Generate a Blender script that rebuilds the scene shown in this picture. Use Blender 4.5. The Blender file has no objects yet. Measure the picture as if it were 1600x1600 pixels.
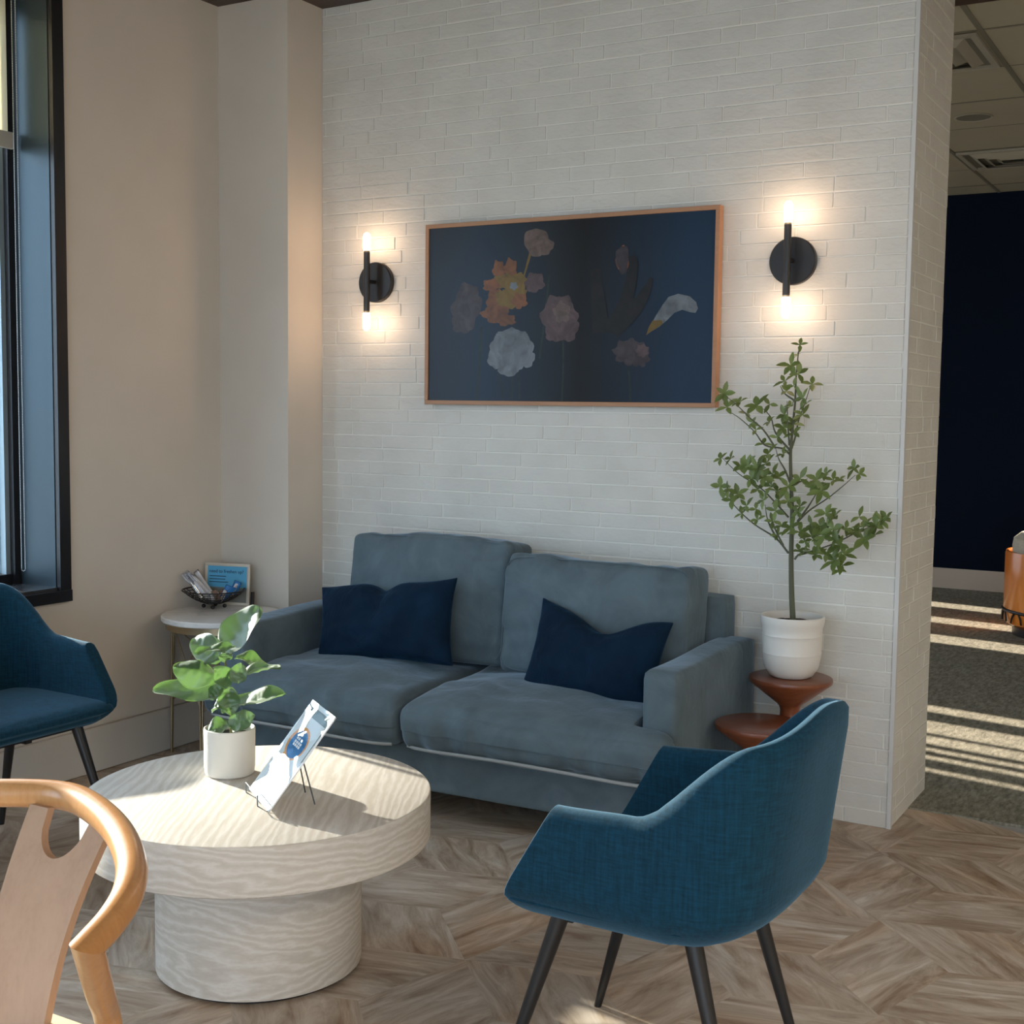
import bpy, bmesh, math, random
from mathutils import Vector, Matrix, noise
random.seed(7)
PI = math.pi
scn = bpy.context.scene
COL = scn.collection
# ------------------------------------------------------------------ camera
H, D = 1.4146, 4.38
YAW, PIT, ROL, FPX = -0.51993676, 0.08189148, 0.01226953, 2033.7
cf = Vector((math.sin(YAW)*math.cos(PIT), math.cos(YAW)*math.cos(PIT), -math.sin(PIT)))
r0 = Vector((math.cos(YAW), -math.sin(YAW), 0)); u0 = r0.cross(cf)
cr = r0*math.cos(ROL)+u0*math.sin(ROL); cu = -r0*math.sin(ROL)+u0*math.cos(ROL)
CAM = Vector((0, -D, H))
cd = bpy.data.cameras.new('camera'); cam = bpy.data.objects.new('camera', cd); COL.objects.link(cam)
cam.matrix_world = Matrix.Translation(CAM) @ Matrix((cr, cu, -cf)).transposed().to_4x4()
cd.sensor_fit = 'HORIZONTAL'; cd.sensor_width = 36; cd.lens = FPX/1600*36
cd.clip_start = .05; cd.clip_end = 200
scn.camera = cam
# ------------------------------------------------------------------ world, sun, added fill lights, exposure
w = bpy.data.worlds.new('sky'); scn.world = w; w.use_nodes = True
bg = w.node_tree.nodes['Background']
bg.inputs[0].default_value = (0.70, 0.84, 1.0, 1); bg.inputs[1].default_value = 6.5
SUN_AZ, SUN_EL = math.radians(-11), math.radians(16)
sd = Vector((math.cos(SUN_AZ)*math.cos(SUN_EL), math.sin(SUN_AZ)*math.cos(SUN_EL), -math.sin(SUN_EL)))
sl = bpy.data.lights.new('sun', 'SUN'); sl.energy = 27; sl.angle = math.radians(.55); sl.color = (1, .86, .70)
so = bpy.data.objects.new('sun', sl); COL.objects.link(so)
so.rotation_euler = sd.to_track_quat('-Z', 'Y').to_euler()
def area(name, loc, rot, sx, sy, power, color):
    l = bpy.data.lights.new(name, 'AREA'); l.shape = 'RECTANGLE'; l.size = sx; l.size_y = sy
    l.energy = power; l.color = color
    o = bpy.data.objects.new(name, l); COL.objects.link(o); o.location = loc; o.rotation_euler = rot
    return o
area('fill_light', (1.6, -3.6, 3.0), (0, 0, 0), 2.4, 1.2, 55, (1, .88, .72))  # added warm fill from above, no ceiling fixtures here
area('fill_light', (0.8, -6.2, 3.0), (0, 0, 0), 2.4, 1.2, 55, (1, .88, .72))
area('fill_light', (2.9, -1.6, 3.0), (0, 0, 0), 1.2, 2.4, 75, (1, .90, .76))  # added fill to brighten the faces turned right
scn.view_settings.view_transform = 'Standard'; scn.view_settings.look = 'None'
scn.view_settings.exposure = -0.24; scn.view_settings.gamma = 1
# ------------------------------------------------------------------ pixel -> point on a plane of the room
def _ray(x, y): return cf+cr*((x-800)/FPX)-cu*((y-800)/FPX)
def at(x, y, axis, v):
    d = _ray(x, y); return CAM+d*((v-CAM[axis])/d[axis])
def PX(x, y, v): return at(x, y, 0, v)
def PY(x, y, v): return at(x, y, 1, v)
def PZ(x, y, v=0): return at(x, y, 2, v)
# ------------------------------------------------------------------ helpers
def tag(o, label=None, cat=None, group=None, kind=None):
    if label: o['label'] = label
    if cat: o['category'] = cat
    if group: o['group'] = group
    if kind: o['kind'] = kind
    return o
def empty(name, loc=(0, 0, 0), rz=0):
    o = bpy.data.objects.new(name, None); COL.objects.link(o); o.location = loc; o.rotation_euler = (0, 0, rz)
    o.empty_display_size = .1
    return o
def obj(name, bm, mat, parent=None, smooth=True, sub=0, auto=None):
    me = bpy.data.meshes.new(name)
    bmesh.ops.recalc_face_normals(bm, faces=bm.faces[:])
    bm.to_mesh(me); bm.free()
    for m in (mat if isinstance(mat, (list, tuple)) else [mat]): me.materials.append(m)
    if smooth:
        for p in me.polygons: p.use_smooth = True
        if auto: 
            try: me.set_sharp_from_angle(angle=math.radians(auto))
            except Exception: pass
    o = bpy.data.objects.new(name, me); COL.objects.link(o)
    if parent: o.parent = parent
    if sub:
        s = o.modifiers.new('s', 'SUBSURF'); s.levels = sub; s.render_levels = sub
    return o
def add_box(bm, a, b, bev=0, seg=2, M=None):
    t = bmesh.new()
    c = [(x, y, z) for x in (a[0], b[0]) for y in (a[1], b[1]) for z in (a[2], b[2])]
    v = [t.verts.new(p) for p in c]
    for f in ((0, 1, 3, 2), (4, 6, 7, 5), (0, 4, 5, 1), (2, 3, 7, 6), (0, 2, 6, 4), (1, 5, 7, 3)): t.faces.new([v[i] for i in f])
    bmesh.ops.recalc_face_normals(t, faces=t.faces[:])
    if bev: bmesh.ops.bevel(t, geom=t.edges[:]+t.verts[:], offset=bev, segments=seg, profile=.5, affect='EDGES')
    if M: bmesh.ops.transform(t, matrix=M, verts=t.verts[:])
    merge(bm, t)
def merge(bm, t):
    mp = {v: bm.verts.new(v.co) for v in t.verts}
    for f in t.faces:
        try:
            nf = bm.faces.new([mp[v] for v in f.verts]); nf.material_index = f.material_index
        except ValueError: pass
    t.free()
def box(name, a, b, mat, parent=None, bev=0, seg=2, M=None):
    bm = bmesh.new(); add_box(bm, a, b, bev, seg, M); return obj(name, bm, mat, parent, smooth=bev > 0, auto=40)
def add_lathe(bm, prof, c=(0, 0, 0), n=48):
    rings = []
    for r, z in prof:
        if r < 1e-5: rings.append([bm.verts.new((c[0], c[1], c[2]+z))])
        else: rings.append([bm.verts.new((c[0]+r*math.cos(2*PI*i/n), c[1]+r*math.sin(2*PI*i/n), c[2]+z)) for i in range(n)])
    for A, B in zip(rings, rings[1:]):
        for i in range(n):
            j = (i+1) % n
            if len(A) == 1 and len(B) == 1: continue
            if len(A) == 1: bm.faces.new((A[0], B[i], B[j]))
            elif len(B) == 1: bm.faces.new((A[i], A[j], B[0]))
            else: bm.faces.new((A[i], A[j], B[j], B[i]))
def lathe(name, prof, mat, parent=None, c=(0, 0, 0), n=48, auto=35):
    bm = bmesh.new(); add_lathe(bm, prof, c, n); return obj(name, bm, mat, parent, auto=auto)
def spline(pts, k=8):
    pts = [Vector(p) for p in pts]
    if len(pts) < 3: return pts
    out = []
    P = [pts[0]*2-pts[1]]+pts+[pts[-1]*2-pts[-2]]
    for i in range(1, len(P)-2):
        for s in range(k):
            t = s/k
            a, b, c, d = P[i-1], P[i], P[i+1], P[i+2]
            out.append(.5*((2*b)+(c-a)*t+(2*a-5*b+4*c-d)*t*t+(3*b-a-3*c+d)*t**3))
    out.append(pts[-1]); return out
def add_tube(bm, pts, r, n=10, closed=False, flat=1, up=(0, 0, 1), m0=None, m1=None):
    pts = [Vector(p) for p in pts]; m = len(pts)
    rr = r if callable(r) else (lambda t: r)
    rings = []; up = Vector(up)
    for i, p in enumerate(pts):
        if closed: t = pts[(i+1) % m]-pts[i-1]
        else: t = pts[min(i+1, m-1)]-pts[max(i-1, 0)]
        t.normalize()
        s = t.cross(up)
        if s.length < 1e-3: s = t.cross(Vector((1, 0, 0)))
        s.normalize(); q = s.cross(t)
        R = rr(i/max(1, m-1))
        ring = [p+s*R*math.cos(2*PI*k/n)+q*R*flat*math.sin(2*PI*k/n) for k in range(n)]
        mm = m0 if i == 0 else (m1 if i == m-1 else None)
        if mm is not None: ring = [w_+t*((p-w_).dot(mm)/t.dot(mm)) for w_ in ring]
        rings.append([bm.verts.new(w_) for w_ in ring])
    for i in range(m if closed else m-1):
        A, B = rings[i], rings[(i+1) % m]
        for k in range(n): bm.faces.new((A[k], A[(k+1) % n], B[(k+1) % n], B[k]))
    if not closed: bm.faces.new(rings[0][::-1]); bm.faces.new(rings[-1])
def tube(name, pts, r, mat, parent=None, n=10, **k):
    bm = bmesh.new(); add_tube(bm, pts, r, n, **k); return obj(name, bm, mat, parent, auto=50)
def add_grid(bm, fn, nu, nv, wrap=False, mi=0):
    V = [[bm.verts.new(fn(i/nu if wrap else i/(nu-1), j/(nv-1))) for j in range(nv)] for i in range(nu)]
    for i in range(nu if wrap else nu-1):
        for j in range(nv-1):
            f = bm.faces.new((V[i][j], V[(i+1) % nu][j], V[(i+1) % nu][j+1], V[i][j+1])); f.material_index = mi
    return V
def soft_box(size, r, n=14, fn=None, bulge=(0, 0, 0)):
    """rounded box centred at the origin, faces subdivided; fn deforms a point (p, unit coords)"""
    bm = bmesh.new(); bmesh.ops.create_cube(bm, size=2)
    bmesh.ops.subdivide_edges(bm, edges=bm.edges[:], cuts=n, use_grid_fill=True)
    hx = Vector(size)/2
    for v in bm.verts:
        q = v.co.copy()
        # concentrate cuts at the borders
        q = Vector([math.copysign(abs(c)**.75, c) for c in q])
        p = Vector([q[i]*hx[i] for i in range(3)])
        inner = Vector([max(-hx[i]+r, min(hx[i]-r, p[i])) for i in range(3)])
        d = p-inner
        if d.length > 1e-6: p = inner+d.normalized()*r
        m = Vector(((1-q.y**2)*(1-q.z**2), (1-q.x**2)*(1-q.z**2), (1-q.x**2)*(1-q.y**2)))
        for i in range(3):
            p[i] += q[i]*bulge[i]*m[i]
        if fn: p = fn(p, q)
        v.co = p
    return bm
def xf(bm, M): bmesh.ops.transform(bm, matrix=M, verts=bm.verts[:]); return bm
def text_mesh(name, s, size, mat, parent, M, extrude=.0004, bold=0):
    cu_ = bpy.data.curves.new(name, 'FONT'); cu_.body = s; cu_.size = size; cu_.extrude = extrude; cu_.offset = bold
    cu_.align_x = 'LEFT'
    t = bpy.data.objects.new(name, cu_); COL.objects.link(t)
    dg = bpy.context.evaluated_depsgraph_get(); dg.update()
    me = bpy.data.meshes.new_from_object(t.evaluated_get(dg)); bpy.data.objects.remove(t)
    me.transform(M); me.materials.clear(); me.materials.append(mat)
    o = bpy.data.objects.new(name, me); COL.objects.link(o); o.parent = parent; return o
# ------------------------------------------------------------------ materials
def mat(name, col=(.5, .5, .5), rough=.6, metal=0, spec=.5, **k):
    m = bpy.data.materials.new(name); m.use_nodes = True
    b = m.node_tree.nodes['Principled BSDF']
    b.inputs['Base Color'].default_value = (*col, 1); b.inputs['Roughness'].default_value = rough
    b.inputs['Metallic'].default_value = metal; b.inputs['Specular IOR Level'].default_value = spec
    for kk, v in k.items(): b.inputs[kk.replace('_', ' ')].default_value = v
    return m
def N(m, t, **k):
    n = m.node_tree.nodes.new(t)
    for kk, v in k.items():
        if kk in n.inputs: n.inputs[kk].default_value = v
        else: setattr(n, kk, v)
    return n
def L(m, a, b): m.node_tree.links.new(a, b)
def B(m): return m.node_tree.nodes['Principled BSDF']
def coords(m, scale=(1, 1, 1), rot=(0, 0, 0), kind='Object', loc=(0, 0, 0)):
    tc = N(m, 'ShaderNodeTexCoord'); mp = N(m, 'ShaderNodeMapping')
    mp.inputs['Scale'].default_value = scale; mp.inputs['Rotation'].default_value = rot; mp.inputs['Location'].default_value = loc
    L(m, tc.outputs[kind], mp.inputs[0]); return mp.outputs[0]
def ramp(m, fac, stops):
    r = N(m, 'ShaderNodeValToRGB'); e = r.color_ramp.elements
    while len(e) < len(stops): e.new(.5)
    for i, (p, c) in enumerate(stops): e[i].position = p; e[i].color = (*c, 1)
    L(m, fac, r.inputs[0]); return r.outputs[0]
def noisy(m, vec, scale, detail=4, rough=.5, dist=0):
    n = N(m, 'ShaderNodeTexNoise'); n.inputs['Scale'].default_value = scale; n.inputs['Detail'].default_value = detail
    n.inputs['Roughness'].default_value = rough; n.inputs['Distortion'].default_value = dist
    if vec: L(m, vec, n.inputs['Vector'])
    return n.outputs[0]
def bump(m, h, strength=.3, dist=.01):
    b = N(m, 'ShaderNodeBump'); b.inputs['Strength'].default_value = strength; b.inputs['Distance'].default_value = dist
    L(m, h, b.inputs['Height']); L(m, b.outputs[0], B(m).inputs['Normal'])
def sc(c, k): return tuple(x*k for x in c)
def paint(name, col, rough=.7):
    m = mat(name, col, rough, spec=.3); v = coords(m)
    L(m, ramp(m, noisy(m, v, 3, 3), [(.3, sc(col, .97)), (.7, sc(col, 1.03))]), B(m).inputs['Base Color'])
    bump(m, noisy(m, v, 220, 2), .05, .002); return m
def fabric(name, col, rough=.9, weave=900, sheen=.3, var=.15, tint=(.6, .75, .9), streak=False, coarse=0):
    m = mat(name, col, rough, spec=.2)
    B(m).inputs['Sheen Weight'].default_value = sheen; B(m).inputs['Sheen Roughness'].default_value = .45
    B(m).inputs['Sheen Tint'].default_value = (*tint, 1)
    v = coords(m)
    v1 = coords(m, (1, 1, .06)); v2 = coords(m, (.12, .12, 1))
    a = noisy(m, v1, weave*.5 if not streak else 160, 3, .7); b = noisy(m, v2, weave*.5 if not streak else 220, 3, .7)
    mx = N(m, 'ShaderNodeMath', operation='ADD'); L(m, a, mx.inputs[0]); L(m, b, mx.inputs[1])
    h = N(m, 'ShaderNodeMath', operation='MULTIPLY'); L(m, mx.outputs[0], h.inputs[0]); h.inputs[1].default_value = .5
    L(m, ramp(m, h.outputs[0], [(.35, sc(col, 1-var)), (.65, sc(col, 1+var))]), B(m).inputs['Base Color'])
    bump(m, h.outputs[0], .35, .002)
    return m
def velvet(name, col, sheen=.6, nap=.25, wr=.5, tint=(.55, .72, .9)):
    m = mat(name, col, .85, spec=.15)
    B(m).inputs['Sheen Weight'].default_value = sheen; B(m).inputs['Sheen Roughness'].default_value = .35
    B(m).inputs['Sheen Tint'].default_value = (*tint, 1)
    v = coords(m); n = noisy(m, v, 7, 5, .6, .6)
    L(m, ramp(m, n, [(.3, sc(col, 1-nap)), (.7, sc(col, 1+nap))]), B(m).inputs['Base Color'])
    a = noisy(m, coords(m, (1, 1, .5)), 14, 3, .55, .8)
    bump(m, a, wr, .012); return m
def wood(name, c1, c2, c3, scale=1, along=(1, 1, .05), dens=14, rough=.45, bmp=.15, dist=4, coat=0, ring=True, kind='Object', loc=(0, 0, 0), rot=(0, 0, 0), bdir='X'):
    m = mat(name, c2, rough, spec=.4)
    v = coords(m, along, kind=kind, loc=loc)
    if any(rot):
        r_ = N(m, 'ShaderNodeMapping'); r_.inputs['Rotation'].default_value = rot; nt_ = m.node_tree
        src = v.node; L(m, src.inputs[0].links[0].from_socket, r_.inputs[0]); L(m, r_.outputs[0], src.inputs[0])
    if ring:
        wv = N(m, 'ShaderNodeTexWave', wave_type='BANDS', bands_direction=bdir)
        wv.inputs['Scale'].default_value = dens*scale; wv.inputs['Distortion'].default_value = dist
        wv.inputs['Detail'].default_value = 3; wv.inputs['Detail Scale'].default_value = .9; wv.inputs['Detail Roughness'].default_value = .6
        L(m, v, wv.inputs['Vector']); f = wv.outputs['Fac']
    else: f = noisy(m, v, dens*scale, 5, .65, dist)
    fine = noisy(m, v, 150*scale, 3, .6)
    mx = N(m, 'ShaderNodeMix'); mx.inputs[0].default_value = .3; L(m, f, mx.inputs[2]); L(m, fine, mx.inputs[3])
    L(m, ramp(m, mx.outputs[0], [(.15, c1), (.5, c2), (.85, c3)]), B(m).inputs['Base Color'])
    bump(m, mx.outputs[0], bmp, .002)
    if coat: B(m).inputs['Coat Weight'].default_value = coat; B(m).inputs['Coat Roughness'].default_value = .15
    return m
def glassy(name, tint=(.92, .97, 1), refl=.12):
    m = bpy.data.materials.new(name); m.use_nodes = True; nt = m.node_tree; nt.nodes.clear()
    o = nt.nodes.new('ShaderNodeOutputMaterial'); t = nt.nodes.new('ShaderNodeBsdfTransparent'); g = nt.nodes.new('ShaderNodeBsdfGlossy')
    t.inputs[0].default_value = (*tint, 1); g.inputs['Roughness'].default_value = .02
    mx = nt.nodes.new('ShaderNodeMixShader'); mx.inputs[0].default_value = refl
    nt.links.new(t.outputs[0], mx.inputs[1]); nt.links.new(g.outputs[0], mx.inputs[2]); nt.links.new(mx.outputs[0], o.inputs[0]); return m
def emit(name, col, s):
    m = mat(name, col, .5); B(m).inputs['Emission Color'].default_value = (*col, 1); B(m).inputs['Emission Strength'].default_value = s; return m

M_wall = paint('wall_paint', (.66, .605, .53))
M_trim = paint('trim_paint', (.60, .56, .50), .5)
M_cornertrim = mat('corner_bead', (.62, .62, .60), .45)
M_brick = mat('painted_brick', (.66, .65, .60), .55, spec=.35)
_v = coords(M_brick)
L(M_brick, ramp(M_brick, noisy(M_brick, _v, 5, 4), [(.3, (.62, .61, .56)), (.7, (.69, .68, .63))]), B(M_brick).inputs['Base Color'])
bump(M_brick, noisy(M_brick, coords(M_brick, (1, 1, 2.2)), 24, 6, .62, .5), .35, .007)
M_mortar = paint('painted_mortar', (.82, .81, .76), .7)
M_ceil = wood('ceiling_boards', (.03, .018, .012), (.06, .035, .025), (.09, .055, .04), ring=False, along=(.1, 1, 1))
M_navy = paint('navy_wall_paint', (.003, .008, .022), .8); B(M_navy).inputs['Specular IOR Level'].default_value = .1
M_tile = paint('ceiling_tile', (.40, .375, .30), .8)
M_grid = mat('ceiling_grid', (.20, .19, .155), .5)
M_vent = mat('vent_metal', (.40, .385, .33), .4)
M_spk = mat('speaker_grille', (.18, .175, .15), .6)
M_black = mat('black_metal', (.012, .012, .013), .38, spec=.5)
M_frameb = mat('black_window_frame', (.008, .008, .010), .35)
M_jamb = mat('anodised_jamb', (.045, .065, .078), .38, metal=.6)
M_alu = mat('aluminium_profile', (.30, .38, .42), .35, metal=.4)
M_glass = glassy('window_glass')
M_acr = glassy('clear_acrylic', (.97, .99, 1), .02)
M_shade = bpy.data.materials.new('shade_fabric'); M_shade.use_nodes = True
_b = B(M_shade); _b.inputs['Base Color'].default_value = (.85, .80, .66, 1); _b.inputs['Roughness'].default_value = .9
_nt = M_shade.node_tree; _t = _nt.nodes.new('ShaderNodeBsdfTranslucent'); _t.inputs[0].default_value = (.9, .84, .68, 1)
_mx = _nt.nodes.new('ShaderNodeMixShader'); _mx.inputs[0].default_value = .45
_nt.links.new(_b.outputs[0], _mx.inputs[1]); _nt.links.new(_t.outputs[0], _mx.inputs[2]); _nt.links.new(_mx.outputs[0], _nt.nodes['Material Output'].inputs[0])
M_hem = mat('shade_hem', (.50, .48, .42), .7)
M_chain = mat('bead_chain', (.75, .78, .80), .25, metal=.5)
M_sofa = velvet('sofa_velvet', (.105, .145, .168), sheen=.50, nap=.18, wr=.35)
M_pipe = mat('sofa_piping', (.30, .32, .32), .7)
M_pillow = velvet('navy_velvet', (.002, .014, .034), sheen=.16, nap=.35, wr=.7, tint=(.12, .45, .85))
M_blue = fabric('teal_blue_fabric', (.003, .032, .058), weave=700, sheen=.25, var=.4, streak=True, tint=(.35, .65, .9))
M_oak = wood('honey_oak', (.38, .17, .06), (.52, .26, .10), (.60, .33, .14), along=(1, 1, .12), dens=18, rough=.3, coat=.4, ring=False, dist=1, bmp=.05)
M_splat = wood('pale_splat', (.36, .22, .14), (.45, .29, .19), (.50, .33, .22), along=(1, 1, .06), dens=26, rough=.5, ring=False, dist=.4, bmp=.05)
M_walnut = wood('walnut', (.10, .028, .012), (.19, .055, .022), (.27, .09, .038), along=(.12, 1, 1), dens=16, rough=.32, coat=.3, ring=False, dist=1.2, bmp=.05)
WH = ((.50, .45, .385), (.62, .575, .505), (.74, .70, .64))
def ash(name, rot, stretch, axis, freq, amp, nsc):
    m = mat(name, WH[1], .5, spec=.4)
    r_ = coords(m, (1, 1, 1), rot=rot); mp = N(m, 'ShaderNodeMapping'); mp.inputs['Scale'].default_value = stretch; L(m, r_, mp.inputs[0])
    n1 = noisy(m, mp.outputs[0], nsc, 2, .5); n2 = noisy(m, mp.outputs[0], nsc*9, 3, .6); sp_ = N(m, 'ShaderNodeSeparateXYZ'); L(m, r_, sp_.inputs[0])
    a = N(m, 'ShaderNodeMath', operation='MULTIPLY'); a.inputs[1].default_value = freq; L(m, sp_.outputs[axis], a.inputs[0])
    b = N(m, 'ShaderNodeMath', operation='MULTIPLY_ADD'); b.inputs[1].default_value = amp; L(m, n1, b.inputs[0]); L(m, a.outputs[0], b.inputs[2])
    b2 = N(m, 'ShaderNodeMath', operation='MULTIPLY_ADD'); b2.inputs[1].default_value = 1.6; L(m, n2, b2.inputs[0]); L(m, b.outputs[0], b2.inputs[2])
    c = N(m, 'ShaderNodeMath', operation='PINGPONG'); c.inputs[1].default_value = .5; L(m, b2.outputs[0], c.inputs[0])
    d = N(m, 'ShaderNodeMath', operation='MULTIPLY'); d.inputs[1].default_value = 2; L(m, c.outputs[0], d.inputs[0])
    fine = noisy(m, mp.outputs[0], 170, 3, .6)
    e = N(m, 'ShaderNodeMix'); e.inputs[0].default_value = .35; L(m, d.outputs[0], e.inputs[2]); L(m, fine, e.inputs[3])
    L(m, ramp(m, e.outputs[0], [(.15, (.56, .51, .44)), (.5, (.62, .57, .50)), (.85, (.71, .67, .61))]), B(m).inputs['Base Color'])
    bump(m, e.outputs[0], .10, .0015); return m
M_tabletop = ash('whitewashed_ash_top', (0, 0, math.radians(-30)), (1, .14, 1), 0, 42, 11, 5)
M_tableside = ash('whitewashed_ash_side', (0, 0, 0), (.30, .30, 1), 2, 48, 12, 6)
M_white_cer = mat('white_ceramic', (.72, .70, .65), .35)
M_white_mat = mat('matte_white_pot', (.70, .68, .62), .6)
bump(M_white_mat, noisy(M_white_mat, coords(M_white_mat, (1, 1, 8)), 12, 3), .2, .004)
M_soil = mat('potting_soil', (.02, .014, .010), .95)
bump(M_soil, noisy(M_soil, coords(M_soil), 160, 4), 1, .01)
M_bark = mat('green_bark', (.10, .105, .065), .8)
bump(M_bark, noisy(M_bark, coords(M_bark, (1, 1, .2)), 120, 4), .5, .003)
def leafmat(name, col, var, trans=.35, rough=.4, tcol=None):
    m = mat(name, col, rough, spec=.5); nt = m.node_tree; b = B(m)
    oi = N(m, 'ShaderNodeNewGeometry')
    c = ramp(m, oi.outputs['Random Per Island'], [(0, sc(col, 1-var)), (.5, col), (1, (col[0]*(1+var), col[1]*(1+var*.9), col[2]*(1+var*1.6)))])
    L(m, c, b.inputs['Base Color'])
    t = N(m, 'ShaderNodeBsdfTranslucent'); t.inputs[0].default_value = (*(tcol or sc(col, 2)), 1)
    mx = N(m, 'ShaderNodeMixShader'); mx.inputs[0].default_value = trans
    L(m, b.outputs[0], mx.inputs[1]); L(m, t.outputs[0], mx.inputs[2]); L(m, mx.outputs[0], nt.nodes['Material Output'].inputs[0]); return m
M_leaf = leafmat('tree_leaf', (.15, .205, .06), .45, .25)
M_fig = leafmat('fig_leaf', (.11, .22, .11), .2, .18, .35, (.30, .60, .03))
B(M_fig).inputs['Coat Weight'].default_value = 1; B(M_fig).inputs['Coat Roughness'].default_value = .42; B(M_fig).inputs['Coat IOR'].default_value = 2.1; B(M_fig).inputs['Sheen Weight'].default_value = .5
M_stem = mat('plant_stem', (.16, .17, .05), .6)
M_brass = mat('aged_brass', (.42, .34, .22), .35, metal=.9)
M_marble = mat('white_marble', (.72, .72, .70), .25)
L(M_marble, ramp(M_marble, noisy(M_marble, coords(M_marble), 6, 6, .6, 2), [(.35, (.62, .63, .62)), (.55, (.75, .75, .73))]), B(M_marble).inputs['Base Color'])
M_tvwood = wood('tv_frame_wood', (.34, .17, .09), (.42, .22, .12), (.48, .27, .15), along=(.06, 1, 1), dens=20, rough=.45, ring=False, dist=.5, bmp=.03)
M_bulb = emit('lit_bulb', (1, .76, .52), 22)
M_carpet = mat('carpet', (.17, .165, .135), .95, spec=.1)
_v = coords(M_carpet, (1, .3, 1), rot=(0, 0, .5)); _n = noisy(M_carpet, _v, 55, 5, .75)
L(M_carpet, ramp(M_carpet, _n, [(.35, (.17, .168, .135)), (.65, (.40, .38, .31))]), B(M_carpet).inputs['Base Color'])
bump(M_carpet, noisy(M_carpet, coords(M_carpet), 260, 3), .8, .01)
M_conc = mat('pavement', (.35, .36, .36), .9)
M_road = mat('outside_wall', (.22, .27, .30), .9)
# floor: per-plank grain through the uv map
M_floor = mat('plank_floor', (.4, .33, .26), .42, spec=.4)
_v = coords(M_floor, (1.1, 5.5, 1), kind='UV'); _n = noisy(M_floor, _v, 3.2, 7, .66, .8)
_v2 = coords(M_floor, (1, 3, 1), kind='UV', loc=(3, 7, 0)); _n2 = noisy(M_floor, _v2, 1.3, 3, .5, .5)
_c1 = ramp(M_floor, _n, [(.30, (.25, .165, .11)), (.42, (.38, .30, .225)), (.53, (.50, .42, .335)), (.68, (.66, .60, .52))])
_c2 = ramp(M_floor, _n2, [(.3, (.86, .80, .76)), (.5, (1, 1, 1)), (.72, (1.0, .86, .74))])
_mx = N(M_floor, 'ShaderNodeMix', data_type='RGBA', blend_type='MULTIPLY'); _mx.inputs[0].default_value = 1
L(M_floor, _c1, _mx.inputs[6]); L(M_floor, _c2, _mx.inputs[7]); L(M_floor, _mx.outputs[2], B(M_floor).inputs['Base Color'])
bump(M_floor, _n, .12, .003)

# ================================================================== SETTING
XL, XC, XR, YC, YP, ZC = -3.80, -3.435, -1.016, -.224, .53, 3.03
YB, XE = -7.6, 4.2          # wall behind the camera, wall at the far right
YF, ZF = 6.28, 3.09
def S(o, label=None): return tag(o, label=label, kind='structure')
# floor of rhombic planks
def make_floor():
    bm = bmesh.new(); uv = bm.loops.layers.uv.new('UVMap')
    s = .34; h = s*math.sqrt(3)/2
    def inside(p): return True
    def rh(c, a, b, gd):
        pts = [c, c+a, c+a+b, c+b]
        cen = (pts[0]+pts[2])/2
        if cen.x < XL-.3 or cen.x > XE or cen.y < YB or cen.y > .26: return
        cl = [Vector((max(XL-.3, min(XE, p.x)), max(YB, min(.262, p.y)), 0)) for p in pts]
        k = 2
        off = Vector((random.random()*30, random.random()*30))
        f = bm.faces.new([bm.verts.new(p) for p in cl])
        gn = Vector((-gd.y, gd.x, 0)); fl = random.uniform(.9, 1.1)
        for lp in f.loops:
            p = lp.vert.co; lp[uv].uv = (p.dot(gd)*fl+off.x, p.dot(gn)+off.y)
    ang = math.radians(14)
    e = [Vector((math.cos(ang+i*PI/3), math.sin(ang+i*PI/3), 0)) for i in range(6)]
    A, C2 = (e[0]+e[1])*s, (e[1]+e[2])*s
    for i in range(-40, 40):
        for j in range(-40, 40):
            o = A*i+C2*j
            if o.x < XL-1.2 or o.x > XE+.9 or o.y < YB-.9 or o.y > 1: continue
            for a, b in ((0, 1), (2, 3), (4, 5)):
                # each rhomb split in two planks lengthways
                u_, v_ = e[a]*s, e[b]*s
                rh(o, u_, v_, e[a])
    me = bpy.data.meshes.new('floor'); bm.to_mesh(me); bm.free(); me.materials.append(M_floor)
    o = bpy.data.objects.new('floor', me); COL.objects.link(o); return o
S(make_floor(), 'wood-look floor of angled streaky beige and brown planks')
box_ = lambda n, a, b, m, lab=None, **k: S(box(n, a, b, m, **k), lab)
box_('floor_subfloor', (-6.4, YB, -.12), (XE, YF+.1, -.006), M_conc)
box_('floor_carpet', (-6.2, .262, -.006), (XE, YF, .006), M_carpet, 'grey green loop carpet of the room beyond the brick wall')
box_('ceiling', (XL-.3, YB, ZC), (XE, 1.15, ZC+.1), M_ceil, 'dark brown ceiling')
box_('ceiling_fascia', (-6.2, 1.15, ZC+.03), (XE, 1.19, ZF+.1), M_ceil)
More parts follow.
